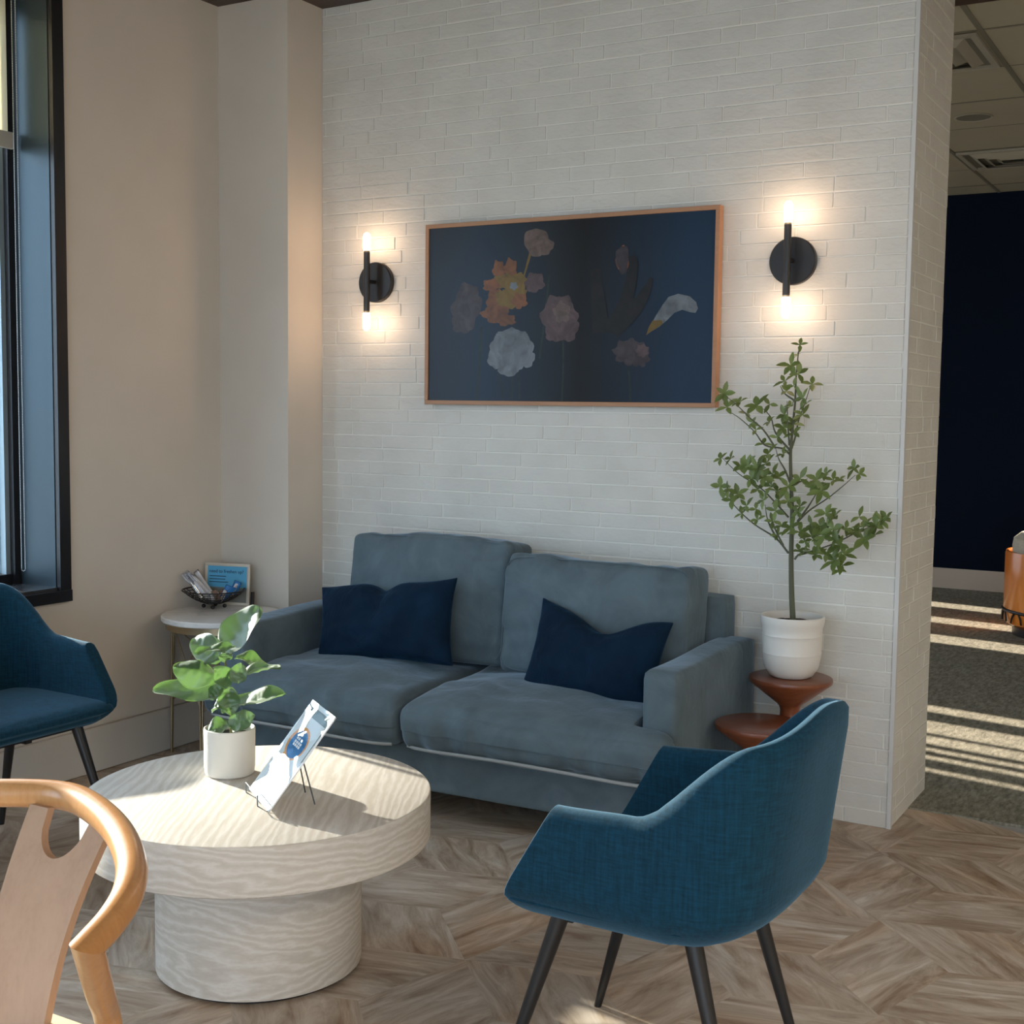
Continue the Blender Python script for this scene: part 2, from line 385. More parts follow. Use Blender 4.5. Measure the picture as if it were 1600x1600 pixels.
# brick wall face bricks
def brick_field(bm, x0, x1, z0, z1, fn, rnd, out=.0):
    ch = .0535; z = z0; row = 0
    while z < z1-1e-4:
        zt = min(z+ch, z1)
        x = x0-rnd.uniform(0, .2)
        while x < x1:
            wdt = rnd.choice((.125, .25, .25, .20, .245, .165, .23, .25)) 
            a, b = max(x, x0), min(x+wdt, x1)
            if b-a > .012:
                j = .0022
                dep = .0026+rnd.uniform(-.0009, .0010)
                tilt = rnd.uniform(-.001, .001)
                t = bmesh.new()
                c = [(xx, yy, zz) for xx in (a+j, b-j) for yy in (-dep, .0) for zz in (z+j+rnd.uniform(-.0007, .0007), zt-j+rnd.uniform(-.0007, .0007))]
                v = [t.verts.new(p) for p in c]
                for f in ((0, 1, 3, 2), (4, 6, 7, 5), (0, 4, 5, 1), (2, 3, 7, 6), (0, 2, 6, 4), (1, 5, 7, 3)): t.faces.new([v[q] for q in f])
                bmesh.ops.recalc_face_normals(t, faces=t.faces[:])
                bmesh.ops.bevel(t, geom=t.edges[:], offset=.0016, segments=1, affect='EDGES')
                for v in t.verts: v.co = fn(v.co)
                merge(bm, t)
            x += wdt
        z += ch; row += 1
bm = bmesh.new(); rnd = random.Random(3)
brick_field(bm, XC, XR-.012, 0, ZC, lambda p: Vector(p), rnd)
nb = len(bm.faces)
for f in bm.faces: f.material_index = 0
t = bmesh.new(); add_box(t, (XC, 0, 0), (XR-.004, YP, ZC))
for f in t.faces: f.material_index = 1
merge(bm, t)
nb2 = len(bm.faces)
# return face of the brick wall, towards the opening
brick_field(bm, .012, YP-.008, 0, ZC, lambda p: Vector((XR-.004-p.y*1.0, p.x, p.z)), random.Random(9))
S(obj('wall_brick', bm, [M_brick, M_mortar], smooth=False), 'white painted brick wall behind the grey sofa')
box_('trim_1', (XR-.013, -.006, 0), (XR+.001, .013, ZC), M_cornertrim, 'pale corner bead on the edge of the brick wall')
box_('wall_partition', (-6.2, .10, 0), (XC, .25, ZC), M_wall)
# painted walls
box_('wall_column', (XL, YC, 0), (XC, .10, ZC), M_wall, 'beige painted column face beside the brick wall')
WY0, WY1, WZ0, WZ1 = -1.09, -2.95, .715, 2.86
WY2, WY3 = -4.5, -7.3
bm = bmesh.new()
add_box(bm, (XL-.28, WY0, 0), (XL, .10, ZC)); add_box(bm, (XL-.28, WY1, 0), (XL, WY0, WZ0-.001)); add_box(bm, (XL-.28, WY1, WZ1), (XL, WY0, ZC)); add_box(bm, (XL-.28, WY2, 0), (XL, WY1, ZC)); add_box(bm, (XL-.28, WY3, 0), (XL, WY2, WZ0)); add_box(bm, (XL-.28, WY3, WZ1), (XL, WY2, ZC)); add_box(bm, (XL-.28, YB, 0), (XL, WY3, ZC))
S(obj('wall_left', bm, M_wall, smooth=False), 'beige painted wall to the right of the window')
# baseboards
bm = bmesh.new()
add_box(bm, (XL, YB, 0), (XL+.016, YC-.016, .175), .003, 1); S(obj('baseboard_left', bm, M_trim, auto=40), 'pale baseboard along the left wall')
bm = bmesh.new()
add_box(bm, (XL, YC-.016, 0), (XC+.016, YC, .175), .003, 1); add_box(bm, (XC, YC, 0), (XC+.016, -.006, .175), .003, 1); S(obj('baseboard_column', bm, M_trim, auto=40))
# wall behind the camera with a wide storefront opening, right wall
bm = bmesh.new()
add_box(bm, (XL, YB-.2, 0), (XE, YB, .12)); add_box(bm, (XL, YB-.2, 2.9), (XE, YB, ZC)); add_box(bm, (XL, YB-.2, .12), (-2.6, YB, 2.9)); add_box(bm, (3.0, YB-.2, .12), (XE, YB, 2.9))
S(obj('wall_back', bm, M_wall, smooth=False))
bm = bmesh.new()
for x in (-2.6, -.75, 1.1, 2.95): add_box(bm, (x, YB-.14, .12), (x+.06, YB-.06, 2.9))
add_box(bm, (-2.6, YB-.14, .12), (3.0, YB-.06, .18)); add_box(bm, (-2.6, YB-.14, 2.84), (3.0, YB-.06, 2.9))
wb = S(obj('window_2', bm, M_frameb, smooth=False)); box('pane', (-2.6, YB-.105, .17), (3.0, YB-.10, 2.85), M_glass, wb)
box_('wall_right', (XE, YB, 0), (XE+.15, YF, ZF), M_wall)
# far room
box_('wall_far', (-6.2, YF, 0), (XE, YF+.1, ZF), M_navy, 'dark navy wall of the far room')
box_('baseboard_far', (-6.2, YF-.02, 0), (XE, YF, .165), M_trim, 'pale baseboard below the navy wall', bev=.003, seg=1)
# far ceiling with tile grid
S(box('ceiling_tiles', (-6.2, 1.19, ZF), (XE, YF, ZF+.08), M_tile), 'drop ceiling of cream tiles in the far room')
bm = bmesh.new()
x = -1.158-.67*7
while x < XE: add_box(bm, (x-.012, 1.19, ZF-.004), (x+.012, YF, ZF-.0005)); x += .67
y = 1.75
while y < YF: add_box(bm, (-6.2, y-.010, ZF-.003), (XE, y+.010, ZF-.0005)); y += 1.385
y = 1.75+.69
while y < YF: add_box(bm, (-6.2, y-.004, ZF-.002), (XE, y+.004, ZF-.0005)); y += 1.385
S(obj('trim_2', bm, M_grid, smooth=False), 'grey grid bars of the drop ceiling')
def vent(cx, cy, s, label):
    v = empty('ceiling_vent', (cx, cy, ZF-.004)); tag(v, label, 'air vent', 'ceiling vents of the far room')
    bm = bmesh.new(); o, i = s/2, s/2-.03
    for a, b in (((-o, -o), (o, -i)), ((-o, i), (o, o)), ((-o, -i), (-i, i)), ((i, -i), (o, i))): add_box(bm, (a[0], a[1], -.014), (b[0], b[1], 0))
    obj('frame', bm, M_vent, v, smooth=False)
    for k in range(3):
        q = i-.035-k*.065
        bm = bmesh.new()
        for sx in (0, 1, 2, 3):
            R = Matrix.Rotation(sx*PI/2, 4, 'Z')
            pts = [R @ Vector(p) for p in ((-q, -q, -.002), (q, -q, -.002), (q-.045, -q+.045, -.028), (-q+.045, -q+.045, -.028))]
            top = [p+Vector((0, 0, .003)) for p in pts]
            a = [bm.verts.new(p) for p in pts]; b = [bm.verts.new(p) for p in top]
            bm.faces.new(a); bm.faces.new(b[::-1])
            for t_ in range(4): bm.faces.new((a[t_], a[(t_+1) % 4], b[(t_+1) % 4], b[t_]))
        obj('louver', bm, M_vent, v, smooth=False)
    box('backing', (-i, -i, -.0018), (i, i, -.0005), M_spk, v)
vent(-1.49, 2.08, .62, 'square ceiling vent nearest the brick wall, above the round speaker')
vent(-1.50, 4.85, .62, 'square ceiling vent farther back, just in front of the navy wall')
sp = empty('ceiling_speaker', (-1.513, 3.52, ZF)); tag(sp, 'round grey speaker disc set flush in the drop ceiling', 'speaker')
lathe('rim', [(.098, 0), (.106, -.002), (.106, -.006), (.098, -.007), (.094, -.004)], M_vent, sp, n=48)
lathe('grille', [(0, -.0055), (.05, -.0055), (.096, -.004)], M_spk, sp, n=48)
# unseen far-left wall, its slots shaped to throw sun stripes on the carpet
gx = -6.2; dy = math.tan(-SUN_AZ)*(-1.2-gx)
gaps = [(y0+dy, y1+dy) for y0, y1 in ((.80, .86), (.98, 1.05), (1.10, 1.17), (1.22, 1.37), (1.40, 1.64), (1.80, 1.95), (3.62, 3.92), (4.36, 4.62), (5.05, 5.35))]
bm = bmesh.new(); prev = .25
for a, b in gaps: add_box(bm, (gx-.1, prev, 0), (gx, a, ZF)); prev = b
add_box(bm, (gx-.1, prev, 0), (gx, YF, ZF)); add_box(bm, (gx-.1, .25, 0), (gx, YF, .4))
S(obj('wall_sun_slots', bm, M_wall, smooth=False))
S(box('ground', (-60, -60, -.4), (60, 60, -.3), M_conc))

# ================================================================== WINDOW (left)
win = S(empty('window_1', (XL, -1.09, WZ0)), 'black framed window with anodised reveal at the left edge'); win['kind'] = 'structure'
def rel(o, p): o.location = (o.location[0]-p.location[0], o.location[1]-p.location[1], o.location[2]-p.location[2]); return o
bm = bmesh.new()
add_box(bm, (XL-.005, WY0-.003, WZ0-.04), (XL+.016, -1.043, WZ1+.05)); 
add_box(bm, (XL-.005, WY1-.05, WZ0-.042), (XL+.020, -1.042, WZ0-.0)); add_box(bm, (XL-.005, WY1-.05, WZ1), (XL+.016, -1.043, WZ1+.05))
add_box(bm, (XL-.005, WY1-.05, WZ0-.04), (XL+.016, WY1+.003, WZ1+.05))
rel(obj('window_casing', bm, M_frameb, win, smooth=False), win)
bm = bmesh.new(); add_box(bm, (XL-.25, WY0-.006, WZ0), (XL-.006, WY0, WZ1)); rel(obj('jamb_lining', bm, M_jamb, win, smooth=False), win)
bm = bmesh.new(); add_box(bm, (XL-.28, WY1, WZ0), (XL, WY0-.006, WZ0+.012)); rel(obj('window_sill', bm, mat('sill', (.05, .05, .055), .2, spec=.6), win, smooth=False), win)
GX = XL-.235
bm = bmesh.new()
for y0, y1 in ((-1.125, -1.096), (-2.95, -2.90)):
    add_box(bm, (GX-.03, y0, WZ0+.012), (GX+.045, y1, WZ1))
add_box(bm, (GX-.03, WY1, WZ0+.012), (GX+.03, -1.096, WZ0+.05)); add_box(bm, (GX-.03, WY1, WZ1-.04), (GX+.03, -1.096, WZ1))
rel(obj('window_frame', bm, M_frameb, win, smooth=False), win)
bm = bmesh.new()
add_box(bm, (GX-.03, -1.145, WZ0+.05), (GX+.02, -1.125, WZ1-.04)); add_box(bm, (GX-.06, -1.175, WZ0+.05), (GX-.035, -1.155, WZ1-.04))
rel(obj('sash_stile', bm, M_alu, win, smooth=False), win)
rel(box('pane', (GX-.012, -2.90, WZ0+.05), (GX-.006, -1.145, WZ1-.04), M_glass, win), win)
w3 = S(empty('window_3', (XL, WY2, WZ0)), 'second black framed window farther along the left wall')
bm = bmesh.new()
for y0, y1 in ((WY2-.05, WY2), (-5.93, -5.87), (WY3, WY3+.05)): add_box(bm, (GX-.03, y0, WZ0), (GX+.045, y1, WZ1))
add_box(bm, (GX-.03, WY3, WZ0), (GX+.03, WY2, WZ0+.05)); add_box(bm, (GX-.03, WY3, WZ1-.04), (GX+.03, WY2, WZ1))
rel(obj('window_frame', bm, M_frameb, w3, smooth=False), w3)
rel(box('pane', (GX-.012, WY3+.05, WZ0+.05), (GX-.006, WY2-.05, WZ1-.04), M_glass, w3), w3)
for c in win.children: pass
sh = empty('roller_shade', (XL-.16, -2.0, 2.31)); tag(sh, 'cream roller shade pulled partly down over the left window', 'window shade')
def relb(name, a, b, m, par, **k):
    l = par.location; return box(name, tuple(a[i]-l[i] for i in range(3)), tuple(b[i]-l[i] for i in range(3)), m, par, **k)
relb('shade_cloth', (XL-.171, -2.85, 2.37), (XL-.169, -1.138, WZ1), M_shade, sh)
relb('hem_bar', (XL-.178, -2.85, 2.315), (XL-.162, -1.117, 2.375), M_hem, sh, bev=.004)
bm = bmesh.new()
def chainpt(s):  # loop
    a = PX(25, 10, XL-.10); b = PX(37, 893, XL-.10)
    return a, b
ca, cb = chainpt(0); ctop = 2.84; cbot = cb.z; cy = cb.y
zz = cbot+.01
while zz < ctop:
    for sgn in (-1, 1):
        bmesh.ops.create_icosphere(bm, subdivisions=1, radius=.0022, matrix=Matrix.Translation((XL-.10-sh.location.x, cy+sgn*.008-sh.location.y, zz-sh.location.z)))
    zz += .0058
for k in range(5):
    a_ = PI+k*PI/4
    bmesh.ops.create_icosphere(bm, subdivisions=1, radius=.0022, matrix=Matrix.Translation((XL-.10-sh.location.x, cy+.008*math.cos(a_)-sh.location.y, cbot+.01+.008*math.sin(a_)-sh.location.z)))
tag(obj('bead_chain', bm, M_chain, sh), 'silver bead chain loop')

# ================================================================== TV
tv = empty('framed_television', (-2.29, -.003, 1.413)); tag(tv, 'wide wood-framed television showing dark floral picture on the brick wall', 'television')
a = PY(664, 351.2, -.045); d = PY(1118, 638.8, -.045); b = PY(664, 630, -.045); c = PY(1124.8, 320, -.045)
TX0, TX1 = (a.x+b.x)/2, (c.x+d.x)/2; TZ0, TZ1 = (b.z+d.z)/2, (a.z+c.z)/2
tl = tv.location
relb('back_panel', (TX0+.012, -.038, TZ0+.012), (TX1-.012, -.0065, TZ1-.012), M_black, tv)
bm = bmesh.new(); fw = .016
for p, q in (((TX0, TZ0), (TX1, TZ0+fw)), ((TX0, TZ1-fw), (TX1, TZ1)), ((TX0, TZ0+fw), (TX0+fw, TZ1-fw)), ((TX1-fw, TZ0+fw), (TX1, TZ1-fw))):
    add_box(bm, (p[0]-tl.x, -.046-tl.y, p[1]-tl.z), (q[0]-tl.x, -.010-tl.y, q[1]-tl.z), .0012, 1)
obj('frame', bm, M_tvwood, tv, auto=40)
M_screen = mat('screen_picture_reflections', (.01, .02, .035), .32, spec=.2)
_v = coords(M_screen, (1, 1, 1)); _sx = N(M_screen, 'ShaderNodeSeparateXYZ'); L(M_screen, _v, _sx.inputs[0])
_mr = N(M_screen, 'ShaderNodeMapRange'); _mr.inputs[1].default_value = -.62; _mr.inputs[2].default_value = .62; L(M_screen, _sx.outputs[0], _mr.inputs[0])
_nz = noisy(M_screen, _v, 2.5, 3); _ad = N(M_screen, 'ShaderNodeMath', operation='ADD'); _ad.inputs[1].default_value = 0
_m2 = N(M_screen, 'ShaderNodeMath', operation='MULTIPLY_ADD'); _m2.inputs[1].default_value = .10; L(M_screen, _nz, _m2.inputs[0]); L(M_screen, _mr.outputs[0], _m2.inputs[2])
_cc = ramp(M_screen, _m2.outputs[0], [(.02, (.016, .021, .028)), (.28, (.014, .028, .050)), (.50, (.012, .018, .026)), (.62, (.008, .009, .011)), (.74, (.010, .016, .026)), (.95, (.010, .027, .055))])  # blue and dark bands paint window and pier reflections into the screen
L(M_screen, _cc, B(M_screen).inputs['Base Color']); L(M_screen, _cc, B(M_screen).inputs['Emission Color']); B(M_screen).inputs['Emission Strength'].default_value = .12
scr = relb('screen', (TX0+fw, -.040, TZ0+fw), (TX1-fw, -.036, TZ1-fw), M_screen, tv)
def pm(name, c): 
    m = mat(name, c, .35, spec=.3); n = noisy(m, coords(m), 16, 3, .55, 1.0)
    L(m, ramp(m, n, [(.3, sc(c, .55)), (.7, sc(c, 1.25))]), B(m).inputs['Base Color']); return m
flm = [pm('petal_white', (.14, .16, .18)), pm('petal_orange', (.18, .070, .028)), pm('petal_pink', (.085, .055, .058)), pm('petal_yellow', (.16, .10, .02)), pm('stem_dark', (.012, .025, .022)), pm('petal_dusk', (.045, .036, .042)), pm('leaf_dark', (.008, .007, .008)), pm('petal_cream', (.12, .085, .075))]
bm = bmesh.new(); lay = [0]
def blob(cx, cy, rx, ry, mi, lobes=5, amp=.18, rot=0):
    lay[0] += 1; y = -.0402-lay[0]*.00004
    ph = random.random()*6; vs = []
    for k in range(40):
        t_ = 2*PI*k/40; rr_ = 1+amp*math.sin(lobes*t_+ph)+amp*.4*math.sin((lobes*2+1)*t_+ph*2)
        px = cx+rx*rr_*math.cos(t_)*math.cos(rot)-ry*rr_*math.sin(t_)*math.sin(rot); py = cy+rx*rr_*math.cos(t_)*math.sin(rot)+ry*rr_*math.sin(t_)*math.cos(rot)
        q = PY(px, py, -.04); vs.append(bm.verts.new((q.x-tl.x, y-tl.y, q.z-tl.z)))
    f = bm.faces.new(vs); f.material_index = mi
def stroke(pts, w0, w1, mi):
    lay[0] += 1; y = -.0402-lay[0]*.00004
    P = spline([(x, yy, 0) for x, yy in pts], 6); Lv = []; Rv = []
    for i, p in enumerate(P):
        d_ = (P[min(i+1, len(P)-1)]-P[max(i-1, 0)]).normalized(); n_ = Vector((-d_.y, d_.x, 0)); t_ = i/(len(P)-1)
        ww = w0+(w1-w0)*t_
        for s_, arr in ((1, Lv), (-1, Rv)):
            q0 = p+n_*ww*s_; q = PY(q0.x, q0.y, -.04); arr.append(bm.verts.new((q.x-tl.x, y-tl.y, q.z-tl.z)))
    for i in range(len(P)-1):
        f = bm.faces.new((Lv[i], Lv[i+1], Rv[i+1], Rv[i])); f.material_index = mi
for xs, x1, y0, y1 in ((752, 745, 510, 624), (780, 786, 585, 622), (800, 799, 580, 623), (808, 812, 575, 624), (843, 858, 560, 430), (980, 985, 560, 628), (880, 878, 520, 628)): stroke(((xs, y0), ((xs+x1)/2+1, (y0+y1)/2), (x1, y1)), 1.6, 1.6, 4)
stroke(((829, 395), (822, 420), (815, 445)), 2, 1, 3)
blob(729, 480, 22, 34, 5, 4, .14); blob(722, 505, 16, 16, 5, 5, .1); blob(735, 462, 14, 18, 5, 5, .1)
blob(838, 378, 19, 22, 7, 3, .08); blob(850, 384, 15, 14, 7, 4, .1)
for cx, cy, rx, ry, mi in ((779, 422, 9, 15, 1), (798, 420, 10, 16, 1), (790, 440, 18, 12, 3), (768, 446, 13, 10, 1), (810, 440, 16, 13, 3), (806, 458, 16, 12, 3), (773, 470, 12, 20, 1), (792, 470, 14, 16, 3), (812, 470, 12, 12, 1), (775, 490, 22, 14, 1), (790, 500, 16, 9, 1), (803, 447, 6, 6, 0), (782, 462, 8, 8, 3)): blob(cx, cy, rx, ry, mi, 5, .14)
blob(836, 441, 15, 15, 2, 5, .12); blob(830, 446, 9, 10, 2, 4, .1)
blob(874, 495, 28, 34, 2, 6, .1); blob(884, 512, 20, 22, 2, 5, .1); blob(878, 488, 13, 16, 7, 5, .15); blob(866, 520, 14, 14, 2, 5, .1)
blob(800, 546, 34, 33, 0, 9, .05); blob(776, 560, 14, 16, 0, 5, .08); blob(795, 578, 16, 10, 0, 4, .08); blob(822, 560, 14, 14, 0, 4, .1); blob(806, 540, 22, 20, 0, 7, .07)
blob(985, 550, 26, 20, 5, 8, .12); blob(1000, 558, 15, 15, 5, 7, .14); blob(1004, 548, 10, 10, 2, 7, .14)
blob(973, 405, 10, 20, 1, 3, .1); lay[0] += 1; blob(973, 405, 10, 22, 5, 3, .12)
stroke(((955, 520), (980, 465), (990, 415), (987, 400)), 12, 5, 6); stroke(((955, 515), (990, 485), (1010, 455), (1018, 434)), 16, 3, 6); stroke(((940, 520), (935, 470), (930, 420)), 14, 8, 6)
def poly(pts, mi):
    lay[0] += 1; y = -.0402-lay[0]*.00004; vs = []
    for x_, y_ in pts: q = PY(x_, y_, -.04); vs.append(bm.verts.new((q.x-tl.x, y-tl.y, q.z-tl.z)))
    bm.faces.new(vs).material_index = mi
poly([(1011, 523), (1017, 508), (1026, 492), (1036, 476), (1045, 464), (1060, 459), (1078, 463), (1088, 472), (1091, 482), (1087, 489), (1079, 488), (1066, 484), (1054, 489), (1042, 501), (1030, 511), (1018, 518)], 0)
poly([(1010, 524), (1014, 511), (1020, 501), (1034, 500), (1036, 506), (1026, 513), (1016, 519)], 3)
fo = obj('flower_picture', bm, flm, scr, smooth=False); fo['label'] = 'dim flowers shown on the screen'

# ================================================================== SCONCES
def sconce(x, z, label):
    s = empty('wall_sconce', (x, -.0055, z)); tag(s, label, 'wall lamp', 'wall lamps beside the television')
    bm = bmesh.new(); add_lathe(bm, [(0, .022), (.078, .022), (.081, .019), (.081, 0), (0, 0)], n=64); xf(bm, Matrix.Rotation(PI/2, 4, 'X')); obj('backplate', bm, M_black, s, auto=35)
    bm = bmesh.new(); add_tube(bm, [(0, -.02, 0), (0, -.072, 0)], .008, 16); obj('arm', bm, M_black, s, auto=40)
    bm = bmesh.new(); add_tube(bm, [(0, -.075, -.12), (0, -.075, .115)], .0125, 20, up=(0, 1, 0)); obj('bar', bm, M_black, s, auto=40)
    for sg in (-1, 1):
        z0 = .115 if sg > 0 else -.12
        lathe('bulb', [(0, 0), (.0135, .0), (.0150, sg*.012), (.0150, sg*.055), (.012, sg*.064), (.006, sg*.0695), (0, sg*.071)], M_bulb, s, c=(0, -.075, z0+sg*.007), n=20)
        lathe('socket_ring', [(0, 0), (.0115, 0), (.0115, sg*.008), (0, sg*.008)], M_brass, s, c=(0, -.075, z0), n=20)
        l = bpy.data.lights.new('bulb_glow', 'POINT'); l.energy = 1.1; l.color = (1, .60, .38); l.shadow_soft_size = .03
        o = bpy.data.objects.new('bulb_glow', l); COL.objects.link(o); o.location = (x, -.0805-.026, z+z0+sg*.042)
sconce(-3.148, 1.905, 'black two-bulb wall sconce left of the television, near the corner')
sconce(-1.408, 1.915, 'black two-bulb wall sconce right of the television, above the small tree')

# ================================================================== SOFA
sofa = empty('sofa', (-2.385, -.42, 0), math.radians(1.3)); tag(sofa, 'grey blue velvet two-seat sofa against the white brick wall', 'sofa')
HW = .905; YFr = -.385; YBk = .375      # local
def arm(x0, x1):
    def fn(p, q):
        p.z += .004*math.sin(p.y*9)*(1 if q.z > .5 else 0); return p
    bm = soft_box((x1-x0, YBk-YFr, .50), .022, 12, fn, (.004, .004, .006)); xf(bm, Matrix.Translation(((x0+x1)/2, (YBk+YFr)/2, .365))); return bm
obj('armrest', arm(-HW+.01, -HW+.14), M_sofa, sofa); obj('armrest', arm(HW-.125, HW-.005), M_sofa, sofa)
bm = soft_box((2*HW-.25, YBk-YFr-.012, .16), .015, 10); xf(bm, Matrix.Translation((0, (YBk+YFr)/2, .195))); obj('base', bm, M_sofa, sofa)
bm = soft_box((2*HW-.325, .115, .50), .014, 10); xf(bm, Matrix.Translation((.0775, YBk-.058, .51))); obj('back_frame', bm, M_sofa, sofa)
bm = soft_box((.11, .11, .47), .018, 6)
for sx in (-1, 1):
    for y in (YFr+.10, YBk-.08):
        lathe('leg', [(0, .118), (.022, .118), (.016, 0), (0, 0)], M_black, sofa, c=(sx*(HW-.2), y, 0), n=16)
# seat cushions with a T front that wraps before the arms
def seat(x0, x1, side, seed):
    W = x1-x0; yb, yf = .26, -.465; zt, zb = .452, .268
    def fn(p, q):
        X = p.x; Y = p.y; Z = p.z
        # front nose droops and hangs lower
        t = max(0, (-q.y-.35)/.65)
        if q.z > 0: Z -= .030*t**2
        Z += .010*math.sin(X*7+seed)*(1-abs(q.y))*(q.z > 0)
        if -q.y > .6: Y -= .012*math.sin(q.z*1.5+.6)
        if q.z < 0 and t > .5: Z -= .006*math.sin(X*5+seed)
        nn = noise.noise(Vector((X*22+seed*5+Z*3, Y*4, Z*4)))+.5*noise.noise(Vector((X*9+Z*8+seed, 0, Z*3)))
        if q.y < -.8: Y += .026*nn*(.65-q.z*.35)
        n2 = noise.noise(Vector((X*5+seed*9, Y*7, 0)))
        if q.z > .8: Z += .012*n2+.006*noise.noise(Vector((X*11+Y*6, Y*14+seed, 3)))
        # T: cushion ends retreat behind the arm except at the nose
        lim = HW-.145
        world = X+(x0+x1)/2
        if Y+(yb+yf)/2 > YFr-.012:
            if side > 0 and world > lim: X = lim-(x0+x1)/2+ (world-lim)*.02
            if side < 0 and world < -lim: X = -lim-(x0+x1)/2+(world+lim)*.02
        return Vector((X, Y, Z))
    bm = soft_box((W, yb-yf, zt-zb), .050, 46, fn, (.006, .012, .022))
    xf(bm, Matrix.Translation(((x0+x1)/2, (yb+yf)/2, (zt+zb)/2)))
    o = obj('seat_cushion', bm, M_sofa, sofa, sub=1)
    pts = []
    for k in range(25):
        t_ = k/24; xx = x0+.03+(W-.06)*t_
        pts.append((xx, yf-.004+.010*math.sin(t_*PI)*-1+.03*(abs(2*t_-1)**8), zb+.016-.007*math.sin(xx*5+seed)))
    tube('piping', pts, .0058, M_pipe, o, n=8)
    return o
seat(-HW-.0, -.062, -1, 1.3); seat(-.058, HW+.005, 1, 2.9)
def back(x0, x1, zt, yt, seed, tilt):
    W = x1-x0
    def fn(p, q):
        X, Y, Z = p
        Z += .010*math.sin(X*6+seed)*(q.z > .3)
        # creases running in from the ends and under the top seam
        n1 = noise.noise(Vector((X*3+seed, 0, Z*18)))*.026*abs(q.x)**2
        n2 = noise.noise(Vector((X*17+seed*3, 0, Z*3)))*.018*max(0, q.z)**2
        if abs(q.y) > .7: Y += (n1+n2)*(-1 if q.y < 0 else .3)
        if q.z > .8: Z += noise.noise(Vector((X*14, Y*9, seed)))*.010
        return Vector((X, Y, Z))
    bm = soft_box((W, .19, zt-.45), .024, 38, fn, (.004, .055, .008))
    M = Matrix.Translation(((x0+x1)/2, yt, .455)) @ Matrix.Rotation(tilt, 4, 'X') @ Matrix.Translation((0, 0, (zt-.45)/2)); xf(bm, M)
    o = obj('back_cushion', bm, M_sofa, sofa, sub=1)
    for yy in (-.088,):
        pts = []
        for k in range(33):
            a_ = 2*PI*k/32; sx = math.copysign(abs(math.cos(a_))**.18, math.cos(a_)); sz = math.copysign(abs(math.sin(a_))**.18, math.sin(a_))
            pts.append(M @ Vector((sx*(W/2-.008), yy+.0, sz*((zt-.45)/2-.006))))
        tube('seam', pts[:-1], .0028, M_sofa, o, n=6, closed=True)
back(-.655, .045, .905, .150, 1.1, math.radians(-9))
back(.055, .765, .868, .105, 4.2, math.radians(-8))
# ================================================================== THROW PILLOWS
def pillow(c, w_, h_, rot, label, dent, seed, thick=.085):
    p0 = empty('throw_pillow', c); p0.rotation_euler = rot; tag(p0, label, 'pillow', 'navy pillows on the sofa')
    bm = bmesh.new()
    def surf(sg):
        def f(u, v):
            a, b = 2*u-1, 2*v-1
            ex = 1-.13*(1-abs(a)**2.0)*abs(b)**2; ey = 1-.10*(1-abs(b)**2.0)*abs(a)**2
            x = a*w_/2*ey; z = b*h_/2*ex
            th = thick*((1-abs(a)**2.6)*(1-abs(b)**2.6))**.55
            dn = math.exp(-((a-dent[0])/dent[2])**2)*max(0, (b+.35))/1.35
            z -= dent[1]*dn*max(0, b); th *= 1-.45*dn
            n_ = noise.noise(Vector((a*2.1+seed, b*2.6, sg*2)))*.016+noise.noise(Vector((a*6+seed, b*4, sg)))*.007
            env = (1-abs(a)**4)*(1-abs(b)**4)
            return Vector((x, sg*(th+n_*env*1.2), z+.01*math.sin(a*3+seed)))
        return f
    add_grid(bm, surf(-1), 37, 29); add_grid(bm, surf(1), 37, 29)
    bmesh.ops.remove_doubles(bm, verts=bm.verts[:], dist=.0012)
    obj('cushion_cover', bm, M_pillow, p0, sub=1)
    pts = []
    bw, bh = w_/2, h_/2
    return p0
pillow((-2.775, -.47, .606), .64, .33, (math.radians(-17), math.radians(-8), math.radians(0)), 'navy velvet lumbar pillow at the left end of the sofa', (.02, .035, .16), 2.0)
pillow((-1.895, -.50, .577), .53, .34, (math.radians(-18), math.radians(4), math.radians(-6)), 'navy velvet lumbar pillow leaning by the right sofa arm', (.12, .075, .42), 6.4)

# ================================================================== COFFEE TABLE
TC = (-2.134, -1.913); TZ = .445
ct = empty('coffee_table', (TC[0], TC[1], 0)); tag(ct, 'round whitewashed wood drum coffee table before the sofa', 'coffee table')
bm = bmesh.new(); add_lathe(bm, [(0, TZ), (.425, TZ), (.4285, TZ-.0012), (.43, TZ-.004), (.43, TZ-.115), (.427, TZ-.118), (0, TZ-.118)], n=128)
o = obj('tabletop', bm, [M_tabletop, M_tableside], ct, auto=30)
for p in o.data.polygons:
    if abs(p.normal.z) < .5: p.material_index = 1
bm = bmesh.new(); add_lathe(bm, [(0, TZ-.118), (.256, TZ-.118), (.256, .012), (.252, .010), (0, .010)], n=96); obj('pedestal', bm, M_tableside, ct, auto=30)
lathe('foot_ring', [(0, .010), (.238, .010), (.238, 0), (0, 0)], M_black, ct, n=64)

